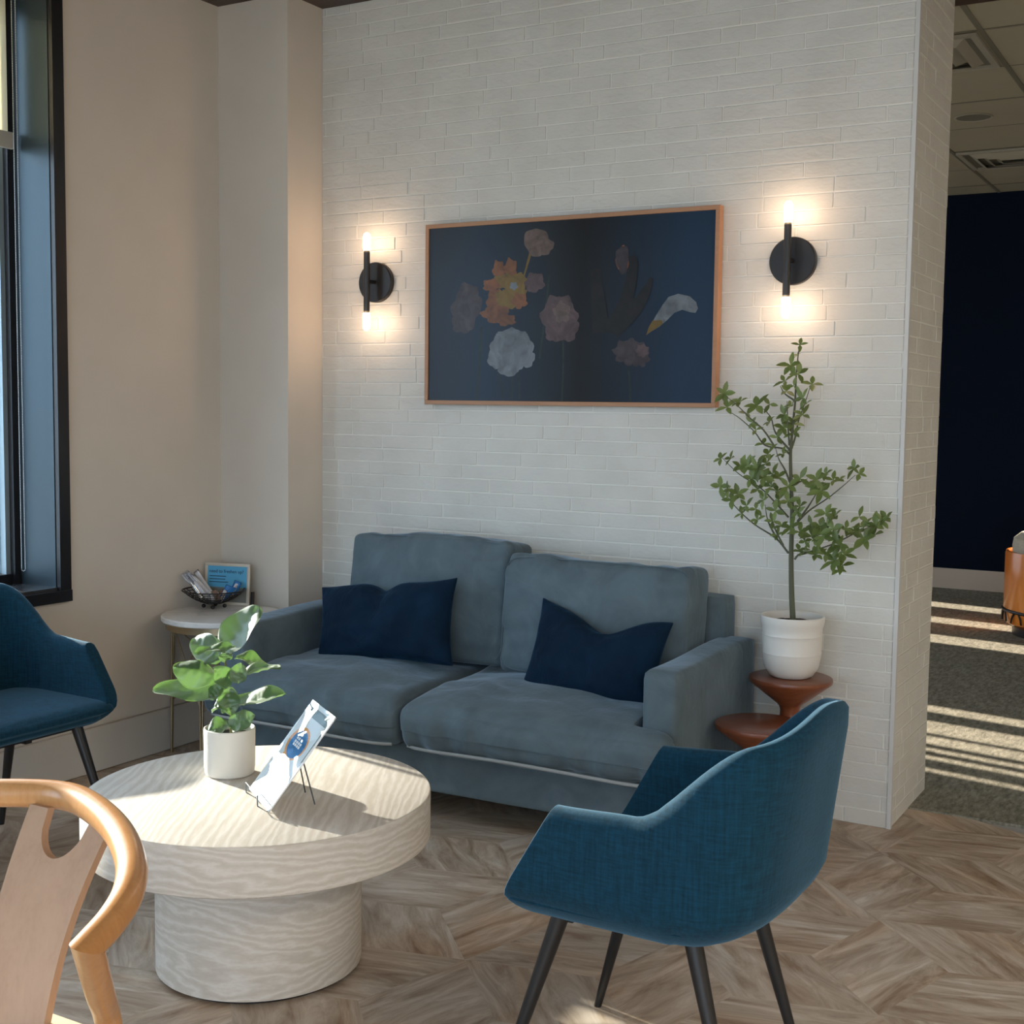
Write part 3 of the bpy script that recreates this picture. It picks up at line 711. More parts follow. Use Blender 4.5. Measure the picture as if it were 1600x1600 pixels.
# ================================================================== FIDDLE LEAF PLANT
pc = Vector((-2.292, -1.846, TZ+.0005))
fp = empty('potted_fig_plant', pc); tag(fp, 'small potted plant with big glossy fiddle-shaped leaves on coffee table', 'potted plant')
lathe('pot', [(0, 0), (.058, 0), (.063, .004), (.0655, .02), (.0665, .118), (.0660, .122), (.0630, .1235), (.0600, .121), (.0590, .100), (0, .100)], M_white_mat, fp, n=64)
lathe('soil', [(0, .106), (.03, .107), (.0592, .102)], M_soil, fp, n=32)
def rl(px, py, dep=0):  # a point in the vertical plane through the plant facing the camera, moved dep towards the room's back
    n = Vector((cf.x, cf.y, 0)).normalized(); d = _ray(px, py); P0 = pc+n*dep
    t_ = (P0-CAM).dot(n)/d.dot(n); return CAM+d*t_-pc
stem = spline([rl(362, 1150), rl(361, 1120), rl(358, 1080), rl(352, 1040), rl(350, 1010)], 6)
tube('stem', stem, lambda t: .0045-.002*t, M_stem, fp, up=(0, 1, 0))
def big_leaf(base, tip, width, nrm, cup=.12, droop=.0, wave=.006, seed=0, fold=.25):
    base, tip = Vector(base), Vector(tip); ax = tip-base; Ln = ax.length; ax.normalize()
    nrm = Vector(nrm); nrm = (nrm-ax*nrm.dot(ax)).normalized(); sd_ = ax.cross(nrm)
    bm = bmesh.new(); nu, nv = 25, 17
    def f(u, v):
        s = 2*v-1
        wd = width/2*(math.sin(PI*min(1, u**.78)*.985+.02)**.62)*(.72+.45*u) * (1 if u < .98 else .6)
        if u < .07: wd = width*.03
        vein = .0035*abs(math.sin(u*PI*5.5-abs(s)*1.6))**.6*(1-abs(s)**2)
        p = base+ax*(u*Ln)+sd_*(s*wd)
        p += nrm*(cup*wd*abs(s)**1.3*(1 if fold > 0 else -1)-droop*(u**2)*Ln+wave*math.sin(u*9+s*2+seed)*abs(s)+vein)
        return p
    V = add_grid(bm, f, nu, nv)
    bmesh.ops.solidify(bm, geom=bm.faces[:], thickness=.0007)
    return obj('leaf', bm, M_fig, fp)
toC = (CAM-(pc+Vector((0, 0, .2)))).normalized(); UP = Vector((0, 0, 1)); RT = Vector((cr.x, cr.y, 0)).normalized(); BK = Vector((cf.x, cf.y, 0)).normalized()
# base px, tip px, base depth, tip depth, width, normal
LV = [((344, 1024), (409, 951), .03, .075, .126, toC*.8+UP*.45+RT*-.7, .12, -.05),
      ((350, 1032), (298, 996), .02, .08, .084, UP*.5+toC*.7-RT*.9, .12, .1),
      ((342, 1058), (273, 1036), 0, -.03, .092, UP*.55+toC*.65-RT*.8, -.20, .16),
      ((354, 1088), (239, 1070), 0, -.01, .090, UP*.7+toC*.5-RT*.6, .15, .10),
      ((368, 1011), (303, 1022), -.03, -.06, .046, UP*.7+toC*.5-RT*.6, .2, .0),
      ((366, 1030), (418, 1036), .05, .09, .062, UP*.6+toC*.6-RT*.7, .2, .06),
      ((362, 1062), (438, 1040), -.01, -.05, .060, UP*.75+toC*.1-RT*.3, .25, .04),
      ((360, 1072), (334, 1044), -.03, -.06, .058, toC*.8+UP*.3+RT*.3, .15, .04),
      ((372, 1068), (374, 1036), -.035, -.055, .05, toC*.8+UP*.3-RT*.1, .15, .04),
      ((346, 1112), (444, 1081), -.01, -.05, .086, UP*.7+toC*.25-RT*.25, .22, .05),
      ((352, 1072), (360, 1118), -.03, -.06, .062, toC*.8+RT*.2, .2, 0),
      ((356, 1072), (326, 1090), .0, -.02, .05, toC*.6+UP*.5, .2, .05),
      ((357, 1100), (332, 1108), .03, .06, .055, UP*.6+toC*.5, .2, .05),
      ((352, 1020), (352, 1034), -.045, -.06, .040, toC*1+UP*.2, .2, .0),
      ((362, 1130), (323, 1144), -.01, -.035, .058, UP*.8+toC*.6, .2, .05),
      ((358, 1136), (397, 1118), -.02, -.045, .060, toC*.9+UP*.4, .15, .05)]
for i, (b0, t0, d0, d1, wd, nr, cup, dr) in enumerate(LV):
    big_leaf(rl(*b0, d0), rl(*t0, d1), wd, nr, abs(cup)*2.2, dr, seed=i, fold=cup)

# ================================================================== CARD ON WIRE EASEL
M_paper = mat('white_card', (.70, .72, .72), .45); M_graph = mat('grey_print', (.16, .22, .23), .5)
M_lblue = mat('blue_print', (.01, .20, .52), .45); M_orng = mat('orange_print', (.80, .30, .05), .45); M_wprint = mat('white_print', (.85, .87, .88), .5); M_tprint = mat('text_print', (.22, .27, .28), .5)
bl, br_ = PZ(390, 1233, TZ+.012), PZ(420, 1269, TZ+.012)
cw = (br_-bl).length; wx = (br_-bl).normalized()
tlp, trp = PZ(488, 1093, .668), PZ(521, 1118, .668)
up_ = ((tlp+trp)/2-(bl+br_)/2); ch_ = up_.length; uy = (up_-wx*up_.dot(wx)).normalized(); nz_ = wx.cross(uy)
card = empty('brochure_sign', (bl+br_)/2); card.matrix_world = Matrix.Translation((bl+br_)/2) @ Matrix((wx, uy, nz_)).transposed().to_4x4()
tag(card, 'upright sign card with blue and orange oval leaning on coffee table easel', 'sign')
hw = cw/2
box('sheet', (-hw+.004, .004, 0), (hw-.010, ch_-.006, .0012), M_paper, card)
box('acrylic_cover', (-hw, 0, .002), (hw, ch_, .004), M_acr, card)
bm = bmesh.new(); add_box(bm, (-hw, 0, -.002), (-hw+.004, ch_, .0018)); add_box(bm, (hw-.004, 0, -.002), (hw, ch_, .0018)); add_box(bm, (-hw, ch_-.006, -.002), (hw, ch_, .0018)); add_box(bm, (-hw, 0, -.002), (hw, .004, .0018))
tag(obj('clear_edge', bm, mat('acrylic_edge', (.85, .88, .90), .15), card, smooth=False), 'bright polished edge')
box('header_band', (-hw+.006, ch_*.865, .0012), (hw-.014, ch_*.955, .0015), M_graph, card)
box('side_strip', (hw-.013, ch_*.5, .0012), (hw-.009, ch_*.93, .0015), M_graph, card)
def disc(name, cx, cy, rx, ry, z, m, par):
    bm = bmesh.new(); add_lathe(bm, [(0, z-.0003), (1, z-.0003), (1, z), (0, z)], n=40); xf(bm, Matrix.Translation((cx, cy, 0)) @ Matrix.Diagonal((rx, ry, 1, 1))); return obj(name, bm, m, par, smooth=False)
lg = disc('logo', -.008, ch_*.60, hw*.68, ch_*.165, .0016, M_orng, card); lg['label'] = 'orange speech-bubble ring'
bm = bmesh.new(); vs = [bm.verts.new((x, y, .0015)) for x, y in ((-.008-hw*.45, ch_*.47), (-.008-hw*.15, ch_*.44), (-.008-hw*.50, ch_*.41))]; bm.faces.new(vs); obj('logo_tail', bm, M_orng, lg, smooth=False)
disc('logo_disc', -.004, ch_*.595, hw*.56, ch_*.138, .0020, M_lblue, lg)
bm = bmesh.new(); rg = random.Random(4)
for k, (yy, n_) in enumerate(((.635, 3), (.60, 4), (.57, 4))):
    for j in range(n_):
        x0 = -.004-hw*.28+j*hw*.15
        if (k, j) == (0, 2): x0 += .004
        add_box(bm, (x0, ch_*yy, .0020), (x0+hw*.11, ch_*(yy+.024), .0023))
obj('logo_marks', bm, M_wprint, lg, smooth=False)
bm = bmesh.new(); add_box(bm, (-hw*.62, ch_*.375, .0012), (hw*.35, ch_*.405, .0015)); add_box(bm, (-hw*.68, ch_*.335, .0012), (hw*.30, ch_*.352, .0015)); add_box(bm, (-hw*.68, ch_*.305, .0012), (hw*.1, ch_*.318, .0015))
obj('text_lines', bm, M_tprint, card, smooth=False)
ez = empty('wire_easel', ((bl+br_)/2).to_3d()); ez.location.z = TZ; tag(ez, 'thin dark wire easel holding the sign card on coffee table', 'easel')
M_wire = mat('dark_wire', (.09, .10, .10), .3, metal=.7)
e0 = Vector(ez.location)
def ew(l): return [Vector(p)-e0 for p in l]
cc = (bl+br_)/2; bk = Vector((uy.x, uy.y, 0)).normalized()
for s in (-.30, .30):
    x_ = cc+wx*cw*s
    p = [x_+nz_*.022+Vector((0, 0, .016)), x_+nz_*.022-Vector((0, 0, .006)), x_+nz_*.022-Vector((0, 0, .0085)), x_-nz_*.006-Vector((0, 0, .0075)), x_+uy*.05-nz_*.006, x_+uy*.15-nz_*.006]
    tube('front_hook', ew(p), .0016, M_wire, ez, n=8)
tube('cross_wire', ew([cc+wx*cw*-.30+nz_*.022+Vector((0, 0, .016)), cc+wx*cw*.30+nz_*.022+Vector((0, 0, .016))]), .0016, M_wire, ez, n=8)
ft = PZ(492, 1257, TZ+.002); ft2 = PZ(477, 1238, TZ+.002)
for f_, s in ((ft, .12), (ft2, -.08)): tube('rear_leg', ew([cc+wx*cw*s+uy*.150-nz_*.007, f_]), .0018, M_wire, ez, n=8)
tube('top_wire', ew([cc+wx*cw*-.30+uy*.15-nz_*.006, cc+wx*cw*.30+uy*.15-nz_*.006]), .0016, M_wire, ez, n=8)

# ================================================================== BLUE TUB CHAIRS
def tub_chair(loc, rz, label):
    c = empty('tub_chair', loc, rz); tag(c, label, 'chair', 'teal blue tub chairs round the coffee table')
    def plan(t, W, Bk, F):        # t 0..1 from one arm tip round the back to the other; local +x is the front
        s = 2*t-1; a = abs(s)
        sgn = -1 if s < 0 else 1
        k = .46                    # share of the path that is the straight arm
        if a > 1-k:
            q = (a-(1-k))/k; x = -.10+(F+.10)*q; y = W*(1-.03*q)
        else:
            th = (a/(1-k))*PI/2; e_ = .62
            x = -.10-(Bk-.10)*math.cos(th)**e_; y = W*math.sin(th)**e_
        return x, sgn*y
    _raw = [i/400 for i in range(401)]; _pp = [plan(t, .30, .33, .13) for t in _raw]; _cum = [0]
    for i in range(400): _cum.append(_cum[-1]+math.hypot(_pp[i+1][0]-_pp[i][0], _pp[i+1][1]-_pp[i][1]))
    def remap(u):
        L_ = u*_cum[-1]; i = 0
        while i < 399 and _cum[i+1] < L_: i += 1
        return _raw[i]+(L_-_cum[i])/max(1e-9, _cum[i+1]-_cum[i])/400
    def top(t):
        a = abs(2*t-1)
        # height of the rim
        def sm(u, lo, hi):
            u = max(0, min(1, (u-lo)/(hi-lo))); return u*u*(3-2*u)
        return .642+.008*sm(1-a, 0, .3)+.150*sm(1-a, .27, .61)+.044*sm(1-a, .5, 1)
    def front(z):  # x of the arm's front edge at height z
        if z < .45: return .215-.05*((.45-z)/.06)**2
        return .215-(z-.45)*.56
    def widths(z):
        k = min(1, max(0, (z-.395)/.10)); r = math.sin(k*PI/2)**.7
        W = .215+.090*r; Bk = .19+.125*r+.048*max(0, (z-.50)/.355)
        return W, Bk
    def P(t, v, off):
        zt = top(t); z = .395+(zt-.395)*v**1.0
        W, Bk = widths(z)
        taper = .012*max(0, (z-.5)/.15) if abs(2*t-1) > .6 else .012
        x, y = plan(remap(t), W-off-taper*(abs(2*t-1)), Bk-off, front(z))
        return Vector((x, y, z))
    bm = bmesh.new(); nu, nv = 81, 16
    T = .046
    prof = [(j/(nv-1), 0.0) for j in range(nv)]
    rows = []
    for j in range(nv): v = (j/(nv-1))**1.4*.965 if j < nv else 1; rows.append((v, 0))
    rows[-1] = (.965, .004)
    rows += [(.992, .013), (1.0, T/2), (.992, T-.013)]
    for j in range(nv): v = .965*(1-j/(nv-1)); rows.append((v, T if j else T-.004))
    V = []
    for i in range(nu):
        t = i/(nu-1)
        # arm tips get a rounded end
        V.append([bm.verts.new(P(t, v, o_)) for v, o_ in rows])
    for i in range(nu-1):
        for j in range(len(rows)-1): bm.faces.new((V[i][j], V[i+1][j], V[i+1][j+1], V[i][j+1]))
    # close the underside to the middle and the arm tips
    for i in range(nu-1): bm.faces.new((V[i][0], V[i][-1], V[i+1][-1], V[i+1][0]))
    nR = len(rows)
    for e_ in (0, nu-1):
        for j in range(nR//2-1+1):
            a_, b_ = j, nR-1-j
            if b_-a_ > 1 and (b_-1)-(a_+1) >= 0:
                q = [V[e_][a_], V[e_][a_+1], V[e_][b_-1], V[e_][b_]]
                q = list(dict.fromkeys(q))
                if len(q) > 2: bm.faces.new(q)
    sh_ = obj('shell', bm, M_blue, c)
    bv = sh_.modifiers.new('b', 'BEVEL'); bv.width = .013; bv.segments = 3; bv.limit_method = 'ANGLE'; bv.angle_limit = math.radians(50)
    # seat with rounded nose, underside wraps up into the shell
    def sfn(p, q):
        X, Y, Z = p
        if X < -.12:
            k = ((-X-.12)/.16); Y *= math.sqrt(max(.05, 1-min(1, k*.86)**2.2))
        if X < 0: X *= .88
        if q.z < 0: 
            X *= .95; Y *= .84
        Z += .012*(1-q.x**2)*(1-q.y**2)*(q.z > .5)
        return Vector((X, Y, Z))
    bm = soft_box((.48, .56, .066), .031, 16, sfn, (.008, 0, .002)); xf(bm, Matrix.Translation((-.018, 0, .433)))
    obj('seat', bm, M_blue, c, sub=1)
    for sx, sy, fx, fy in ((.13, -.185, .25, -.235), (.13, .185, .25, .235), (-.14, -.165, -.255, -.20), (-.14, .165, -.255, .20)):
        a_, b_ = Vector((sx, sy, .402)), Vector((fx, fy, 0))
        tube('leg', [a_, a_.lerp(b_, .5), b_], lambda t: .0185-.0095*t, M_black, c, n=16)
    bm = bmesh.new(); add_box(bm, (-.15, -.012, .375), (.14, .012, .395)); add_box(bm, (.105, -.19, .380), (.135, .19, .397)); add_box(bm, (-.155, -.17, .380), (-.125, .17, .397))
    obj('under_frame', bm, M_black, c, smooth=False)
    return c
tub_chair((-1.04, -1.925, 0), PI, 'teal blue tub armchair at the right, seen from the side, facing the coffee table')
tub_chair((-3.325, -1.742, 0), math.radians(-1), 'teal blue tub armchair cut by the left frame edge, beside the window wall')

# ================================================================== WISHBONE-STYLE WOOD CHAIR
wc = empty('wooden_armchair', (-1.66, -3.18, 0)); tag(wc, 'honey wood round-back armchair in the bottom left foreground', 'chair')
wl = Vector(wc.location)
rail_px = [((112, 1247), .748), ((150, 1266), .745), ((186, 1302), .738), ((205, 1350), .728), ((200, 1395), .718), ((175, 1438), .708), ((137, 1480), .700)]
RR = [PZ(p[0], p[1], z)-wl for p, z in rail_px]
cx_ = RR[0].x-.012
half = RR
left = [Vector((2*cx_-p.x, p.y, p.z)) for p in reversed(half[1:])]
pts = spline(left+[Vector((cx_, RR[0].y+.002, RR[0].z))]+half[1:], 6)
_low = PZ(172, 1610, .46)-wl; _d1 = (pts[-1]-pts[-2]).normalized(); _d2 = (_low-pts[-1]).normalized(); MN = (_d1+_d2).normalized(); MNL = Vector((-MN.x, MN.y, MN.z))
tube('top_rail', pts, lambda t: .0240-.003*abs(2*t-1)**2, M_oak, wc, n=24, m0=-MNL, m1=MN)
# splat with a U cut at its top
tl_, tr_ = PZ(50, 1262, .732)-wl, PZ(176, 1292, .728)-wl
bl_, br2 = PZ(-28, 1600, .455)-wl, PZ(74, 1600, .455)-wl
def sp_pt(u, v, off):
    a_ = tl_.lerp(tr_, u); b_ = bl_.lerp(br2, u); p = a_.lerp(b_, v)
    bow = .018*math.sin(v*PI); return p+Vector((0, -1, .2)).normalized()*(off+bow)
def splat():
    bm = bmesh.new(); nu, nv = 24, 28
    def cut(u):   # depth of the U from the top at u
        q = (u-.5)/.27
        return -.02 if abs(q) >= 1 else .205*math.sqrt(1-q*q)
    F = []; Bk = []
    us = [0, .06, .12, .17, .20, .22, .228]+[.23+.54*k/22 for k in range(23)]+[.772, .78, .80, .83, .88, .94, 1]
    for u in us:
        v0 = max(-.02, cut(u)); c1 = []; c2 = []
        for j in range(nv):
            v = v0+(1-v0)*j/(nv-1)
            c1.append(bm.verts.new(sp_pt(u, v, .007))); c2.append(bm.verts.new(sp_pt(u, v, -.007)))
        F.append(c1); Bk.append(c2)
    n_ = len(us)
    for i in range(n_-1):
        for j in range(nv-1):
            bm.faces.new((F[i][j], F[i+1][j], F[i+1][j+1], F[i][j+1])); bm.faces.new((Bk[i][j], Bk[i][j+1], Bk[i+1][j+1], Bk[i+1][j]))
        bm.faces.new((F[i][0], Bk[i][0], Bk[i+1][0], F[i+1][0])); bm.faces.new((F[i][-1], F[i+1][-1], Bk[i+1][-1], Bk[i][-1]))
    for i in (0, n_-1):
        for j in range(nv-1): bm.faces.new((F[i][j], F[i][j+1], Bk[i][j+1], Bk[i][j]))
    return bm
obj('back_splat', splat(), M_splat, wc, auto=40)
endp = RR[-1]; low = PZ(172, 1610, .46)-wl
sx_ = cx_
def mir(p): return Vector((2*sx_-p.x, p.y, p.z))
foot = Vector((low.x+.02, low.y+.07, -wl.z))
for m_, mn_ in ((lambda p: p, MN), (mir, MNL)):
    tube('rear_leg', [m_(endp)]+spline([m_(endp.lerp(low, .5)), m_(low), m_(low.lerp(foot, .5)), m_(foot)], 6), lambda t: .0205-.002*t, M_oak, wc, n=24, m0=mn_)
    ff = Vector((cx_+.25, -.22, 0)); tube('front_leg', [m_(ff), m_(Vector((cx_+.235, -.205, .44)))], .017, M_oak, wc, n=16)
bm = soft_box((.47, .40, .035), .015, 8, None, (0, 0, .006)); xf(bm, Matrix.Translation((cx_, -.03, .435)))
tag(obj('seat', bm, mat('paper_cord', (.62, .50, .33), .8), wc), None)

# ================================================================== SIDE TABLE + BASKET + SIGN
SC = Vector((-3.54, -.50, 0)); SZ = .575
st = empty('side_table', SC); tag(st, 'round marble-topped side table with brass legs in the corner', 'side table')
lathe('marble_top', [(0, SZ), (.236, SZ), (.24, SZ-.004), (.24, SZ-.018), (.237, SZ-.022), (0, SZ-.022)], M_marble, st, n=80)
bm = bmesh.new(); add_lathe(bm, [(.216, SZ-.022), (.220, SZ-.022), (.220, SZ-.052), (.216, SZ-.052), (.216, SZ-.022)], n=64); obj('brass_band', bm, M_brass, st, auto=35)
for k in range(4):
    a_ = math.radians(200+90*k); 
    for s in (-.045, .045):
        x_, y_ = .212*math.cos(a_+s), .212*math.sin(a_+s)
        tube('leg', [(x_, y_, SZ-.025), (.222*math.cos(a_+s*.25), .222*math.sin(a_+s*.25), 0)], .0045, M_brass, st, n=10)
    b_ = a_+PI/2
    for za, zb in ((SZ-.05, .22), (.22, SZ-.05)):
        tube('cross_brace', [(.212*math.cos(a_), .212*math.sin(a_), za), (.212*math.cos(b_), .212*math.sin(b_), zb)], .003, M_brass, st, n=8)
bc = PZ(334, 947, SZ); bc = Vector((bc.x+.03, bc.y-.03, SZ))
bk_ = empty('wire_basket', bc); tag(bk_, 'black wire basket bowl holding sachets on the side table', 'basket')
RB, HB, Z0 = .127, .058, .016
def bz(q): return Z0+HB*q**2.0
bm = bmesh.new()
for q in (.30, .45, .58, .70, .81, .91, 1.0):
    R_ = RB*q
    add_tube(bm, [(R_*math.cos(2*PI*k/40), R_*math.sin(2*PI*k/40), bz(q)) for k in range(40)], .0018 if q < 1 else .0030, 6, closed=True)
for k in range(26):
    a_ = 2*PI*k/26; add_tube(bm, [(RB*q*math.cos(a_), RB*q*math.sin(a_), bz(q)) for q in (.28, .42, .56, .7, .85, 1.0)], .0016, 6)
obj('wire_bowl', bm, M_black, bk_)
lathe('base_plate', [(0, Z0+.003), (.040, Z0+.007), (.042, Z0+.005), (0, Z0)], M_black, bk_, n=24)
for k in range(4):
    a_ = math.radians(35+90*k); bm = bmesh.new(); bmesh.ops.create_uvsphere(bm, u_segments=14, v_segments=8, radius=.0085, matrix=Matrix.Translation((.042*math.cos(a_), .042*math.sin(a_), .0085))); obj('foot', bm, M_black, bk_)
rg = random.Random(5)
M_sach = [glassy('clear_sachet', (.9, .92, .96), .25), mat('white_sachet', (.72, .74, .78), .35), mat('blue_sachet', (.02, .18, .50), .4), mat('red_sachet', (.50, .05, .05), .4), mat('brown_sachet', (.25, .16, .12), .5)]
LB = RT; FB = BK
def sachet(name, lab, grp, m, base, dirv, ln, wd, tw, cat):
    bm = bmesh.new(); d_ = Vector(dirv).normalized(); s_ = d_.cross(Vector((math.cos(tw), math.sin(tw), .3))).normalized(); n_ = d_.cross(s_)
    def f(sg):
        def g(u, v):
            b_ = 2*v-1; th = .0035*((1-abs(2*u-1)**4)*(1-b_**2))**.5
            return d_*(u*ln)+s_*(b_*wd/2)+n_*(sg*th+.0015*math.sin(u*9+tw))
        return g
    add_grid(bm, f(1), 12, 6); add_grid(bm, f(-1), 12, 6); bmesh.ops.remove_doubles(bm, verts=bm.verts[:], dist=.0002)
    o = obj(name, bm, m); o.location = base; tag(o, lab, cat, grp)
for k in range(9):
    b0 = bc+RT*(-.035+.008*(k % 5)+rg.uniform(-.004, .004))+BK*(-.03+.008*k)+Vector((0, 0, .038))
    sachet('wrapped_sachet', 'long clear-wrapped white sachet standing in the left half of the basket', 'long white sachets in the basket', M_sach[1] if k % 3 else M_sach[0], b0, -RT*(.50+.04*k % .3)+UP*.72+BK*rg.uniform(-.15, .15), .125+rg.uniform(-.01, .02), .026, rg.uniform(0, 3), 'sachet')
for k in range(5):
    b0 = bc+RT*(-.01+.012*k)+BK*rg.uniform(-.04, .02)+Vector((0, 0, .036))
    sachet('snack_packet', 'small brown and white packet in the middle of the basket', 'brown packets in the basket', M_sach[4] if k % 2 else M_sach[1], b0, UP*.5+RT*rg.uniform(-.6, .6), .045, .03, rg.uniform(0, 3), 'packet')
for k in range(5):
    b0 = bc+RT*(.035+.010*k)+BK*rg.uniform(-.04, .03)+Vector((0, 0, .040+.004*k))
    sachet('mint_packet', 'blue and white packet at the right side of the basket', 'blue packets in the basket', M_sach[2] if k != 3 else M_sach[1], b0, UP*.8+RT*rg.uniform(.1, .7), .055, .032, rg.uniform(0, 3), 'packet')
sachet('mint_packet', 'red packet among the blue ones in the basket', None, M_sach[3], bc+RT*.055+BK*-.01+Vector((0, 0, .055)), UP*.6+RT*.7, .045, .028, .6, 'packet')
# sign
sb = PZ(389, 947, SZ+.0005); sdir = Vector((-.97, -.26, 0)).normalized()
sgl = (PZ(314, 942, SZ)-sb); sgw = .205
sn = empty('countertop_sign', sb); sup = Vector((.02, .10, 1)).normalized()
wx2 = -sdir; uy2 = (sup-wx2*sup.dot(wx2)).normalized(); nz2 = wx2.cross(uy2)
sn.matrix_world = Matrix.Translation(sb-wx2*sgw/2) @ Matrix((wx2, uy2, nz2)).transposed().to_4x4()
tag(sn, 'blue framed notice asking about freshening up behind the wire basket', 'sign')
sh2 = .172; h2 = sgw/2
bm = bmesh.new()
for a, b in (((-h2, 0), (h2, .012)), ((-h2, sh2-.012), (h2, sh2)), ((-h2, .012), (-h2+.013, sh2-.012)), ((h2-.013, .012), (h2, sh2-.012))): add_box(bm, (a[0], a[1], -.004), (b[0], b[1], .004), .001, 1)
obj('frame', bm, mat('cream_frame', (.62, .58, .50), .5), sn)
box('blue_sheet', (-h2+.013, sh2*.42, -.002), (h2-.013, sh2-.012, .001), mat('sky_blue_sheet', (.10, .42, .68), .4), sn)
box('grey_sheet', (-h2+.013, .012, -.002), (h2-.013, sh2*.42, .001), mat('grey_sheet', (.20, .21, .19), .5), sn)
M_dk = mat('dark_print', (.02, .05, .12), .5)
text_mesh('heading', 'need to freshen up?', .0195, M_dk, sn, Matrix.Translation((-h2+.020, sh2-.040, .0012)), bold=.0002)
bm = bmesh.new()
for k, (y_, wd) in enumerate(((sh2-.056, .075), (sh2-.068, .072), (sh2-.080, .085))): add_box(bm, (-h2+.022, y_, .001), (-h2+.022+wd, y_+.0035, .0013))
obj('text_lines', bm, M_dk, sn, smooth=False)
box('stand_block', (h2+.002, .004, -.03), (h2+.008, .058, -.008), M_black, sn)

# ================================================================== STOOLS AND TREE
def stool(loc, ht, r, label):
    s = empty('turned_stool', loc); tag(s, label, 'stool', 'turned walnut stools')
    w_ = .033; m = ht*.60
    bm = bmesh.new()
    add_lathe(bm, [(0, ht), (r*.93, ht), (r*.985, ht-.003), (r, ht-.010), (r*.985, ht-.018), (w_+.010, ht-.092), (w_+.004, ht-.100), (w_, ht-.112), (w_, ht-.13), (w_+.004, ht-.142), (w_+.05, ht-.17), (.115, ht*.42), (.125, ht*.38), (.115, ht*.34), (w_+.02, ht*.20), (w_+.02, ht*.17), (.10, .03), (.118, .012), (.115, 0), (0, 0)], n=72)
    obj('body', bm, M_walnut, s, auto=40)
    return s
stool((-1.322, -.175, 0), .52, .139, 'taller turned walnut stool carrying the white tree pot')
stool((-1.325, -.460, 0), .42, .146, 'lower empty turned walnut stool half hidden behind the blue armchair')
tp = Vector((-1.322, -.175, .5205))
tr = empty('potted_tree', tp); tag(tr, 'slim leafy artificial tree in a banded white pot on stool', 'potted plant')
lathe('pot', [(0, 0), (.060, 0), (.072, .006), (.090, .035), (.0965, .070), (.0975, .080), (.0985, .083), (.0975, .086), (.0990, .130), (.0985, .140), (.1005, .144), (.0990, .148), (.0995, .168), (.1035, .180), (.1060, .192), (.1060, .203), (.103, .207), (.098, .205), (.096, .19), (.095, .165), (0, .165)], M_white_cer, tr, n=72)
bm = bmesh.new(); add_lathe(bm, [(0, .190), (.03, .190), (.06, .187), (.0955, .180)], n=36)
for v in bm.verts: v.co.z += .004*noise.noise(v.co*90)
obj('soil', bm, M_soil, tr)
def tq(cx, cy, dep=0):   # crop coordinates of the tree (4.2105 px per photo px) -> local point
    px, py = 1060+cx/4.2105, 520+cy/4.2105
    return PY(px, py, tp.y+dep)-tp
trunk = spline([Vector((0.002, 0, .18)), tq(745, 1700), tq(742, 1450), tq(748, 1200), tq(742, 1000), tq(738, 800), tq(750, 640), tq(768, 450), tq(775, 280), tq(790, 130), tq(800, 70)], 6)
tube('trunk', trunk, lambda t: .0088*(1-t)**1.15+.0012, M_bark, tr, n=12, up=(0, 1, 0))
BR = [([(725, 1450), (640, 1350), (500, 1260), (380, 1150), (270, 1015)], .03), ([(725, 1215), (640, 1120), (540, 1020), (400, 930), (290, 825)], -.05),
      ([(740, 1000), (700, 900), (660, 830), (640, 760)], -.08), ([(735, 800), (680, 760), (570, 740), (500, 650), (400, 560), (310, 505)], .03), ([(640, 760), (560, 640), (470, 560), (390, 480), (310, 415)], -.04),
      ([(740, 780), (640, 660), (610, 560), (560, 500)], .05), ([(780, 1250), (860, 1170), (980, 1090), (1080, 1010), (1165, 935)], .03), ([(785, 1240), (850, 1150), (900, 1070), (930, 1020)], -.06),
      ([(765, 1490), (800, 1455), (900, 1430), (1040, 1380), (1180, 1310), (1300, 1260), (1385, 1210)], -.02), ([(800, 1460), (880, 1440), (960, 1440), (1030, 1490), (1090, 1510)], -.08),
      ([(745, 760), (770, 680), (790, 580), (830, 470), (865, 360)], .03), ([(730, 740), (720, 600), (715, 450)], -.04), ([(900, 1430), (950, 1340), (1000, 1250), (1020, 1200)], -.05),
      ([(650, 1360), (590, 1240), (570, 1130)], .04), ([(690, 1400), (640, 1300), (620, 1240)], -.04), ([(742, 1000), (800, 980), (850, 960)], .05), ([(770, 450), (700, 400), (670, 350)], .02)]
for pl, dp in BR:
    n_ = len(pl); pts = [tq(x, y, dp*k/(n_-1)) for k, (x, y) in enumerate(pl)]
    tube('branch', spline(pts, 4), lambda t: .0028*(1-t)+.0010, M_bark, tr, n=6)
rg = random.Random(21)
bm = bmesh.new()
def small_leaf(p, d_, n_, ln, wd):
    d_ = d_.normalized(); n_ = (n_-d_*n_.dot(d_)).normalized(); s_ = d_.cross(n_)
    rows = [(0, .04), (.18, .55), (.42, 1), (.68, .85), (.88, .42), (1, .03)]
    V = []
    for u, w_ in rows:
        c_ = p+d_*(u*ln)-n_*(.14*ln*u*u)
        V.append([bm.verts.new(c_+s_*(w_*wd/2)+n_*(.16*wd*w_)), bm.verts.new(c_), bm.verts.new(c_-s_*(w_*wd/2)+n_*(.16*wd*w_))])
    for a, b in zip(V, V[1:]):
        for k in range(2): bm.faces.new((a[k], a[k+1], b[k+1], b[k]))
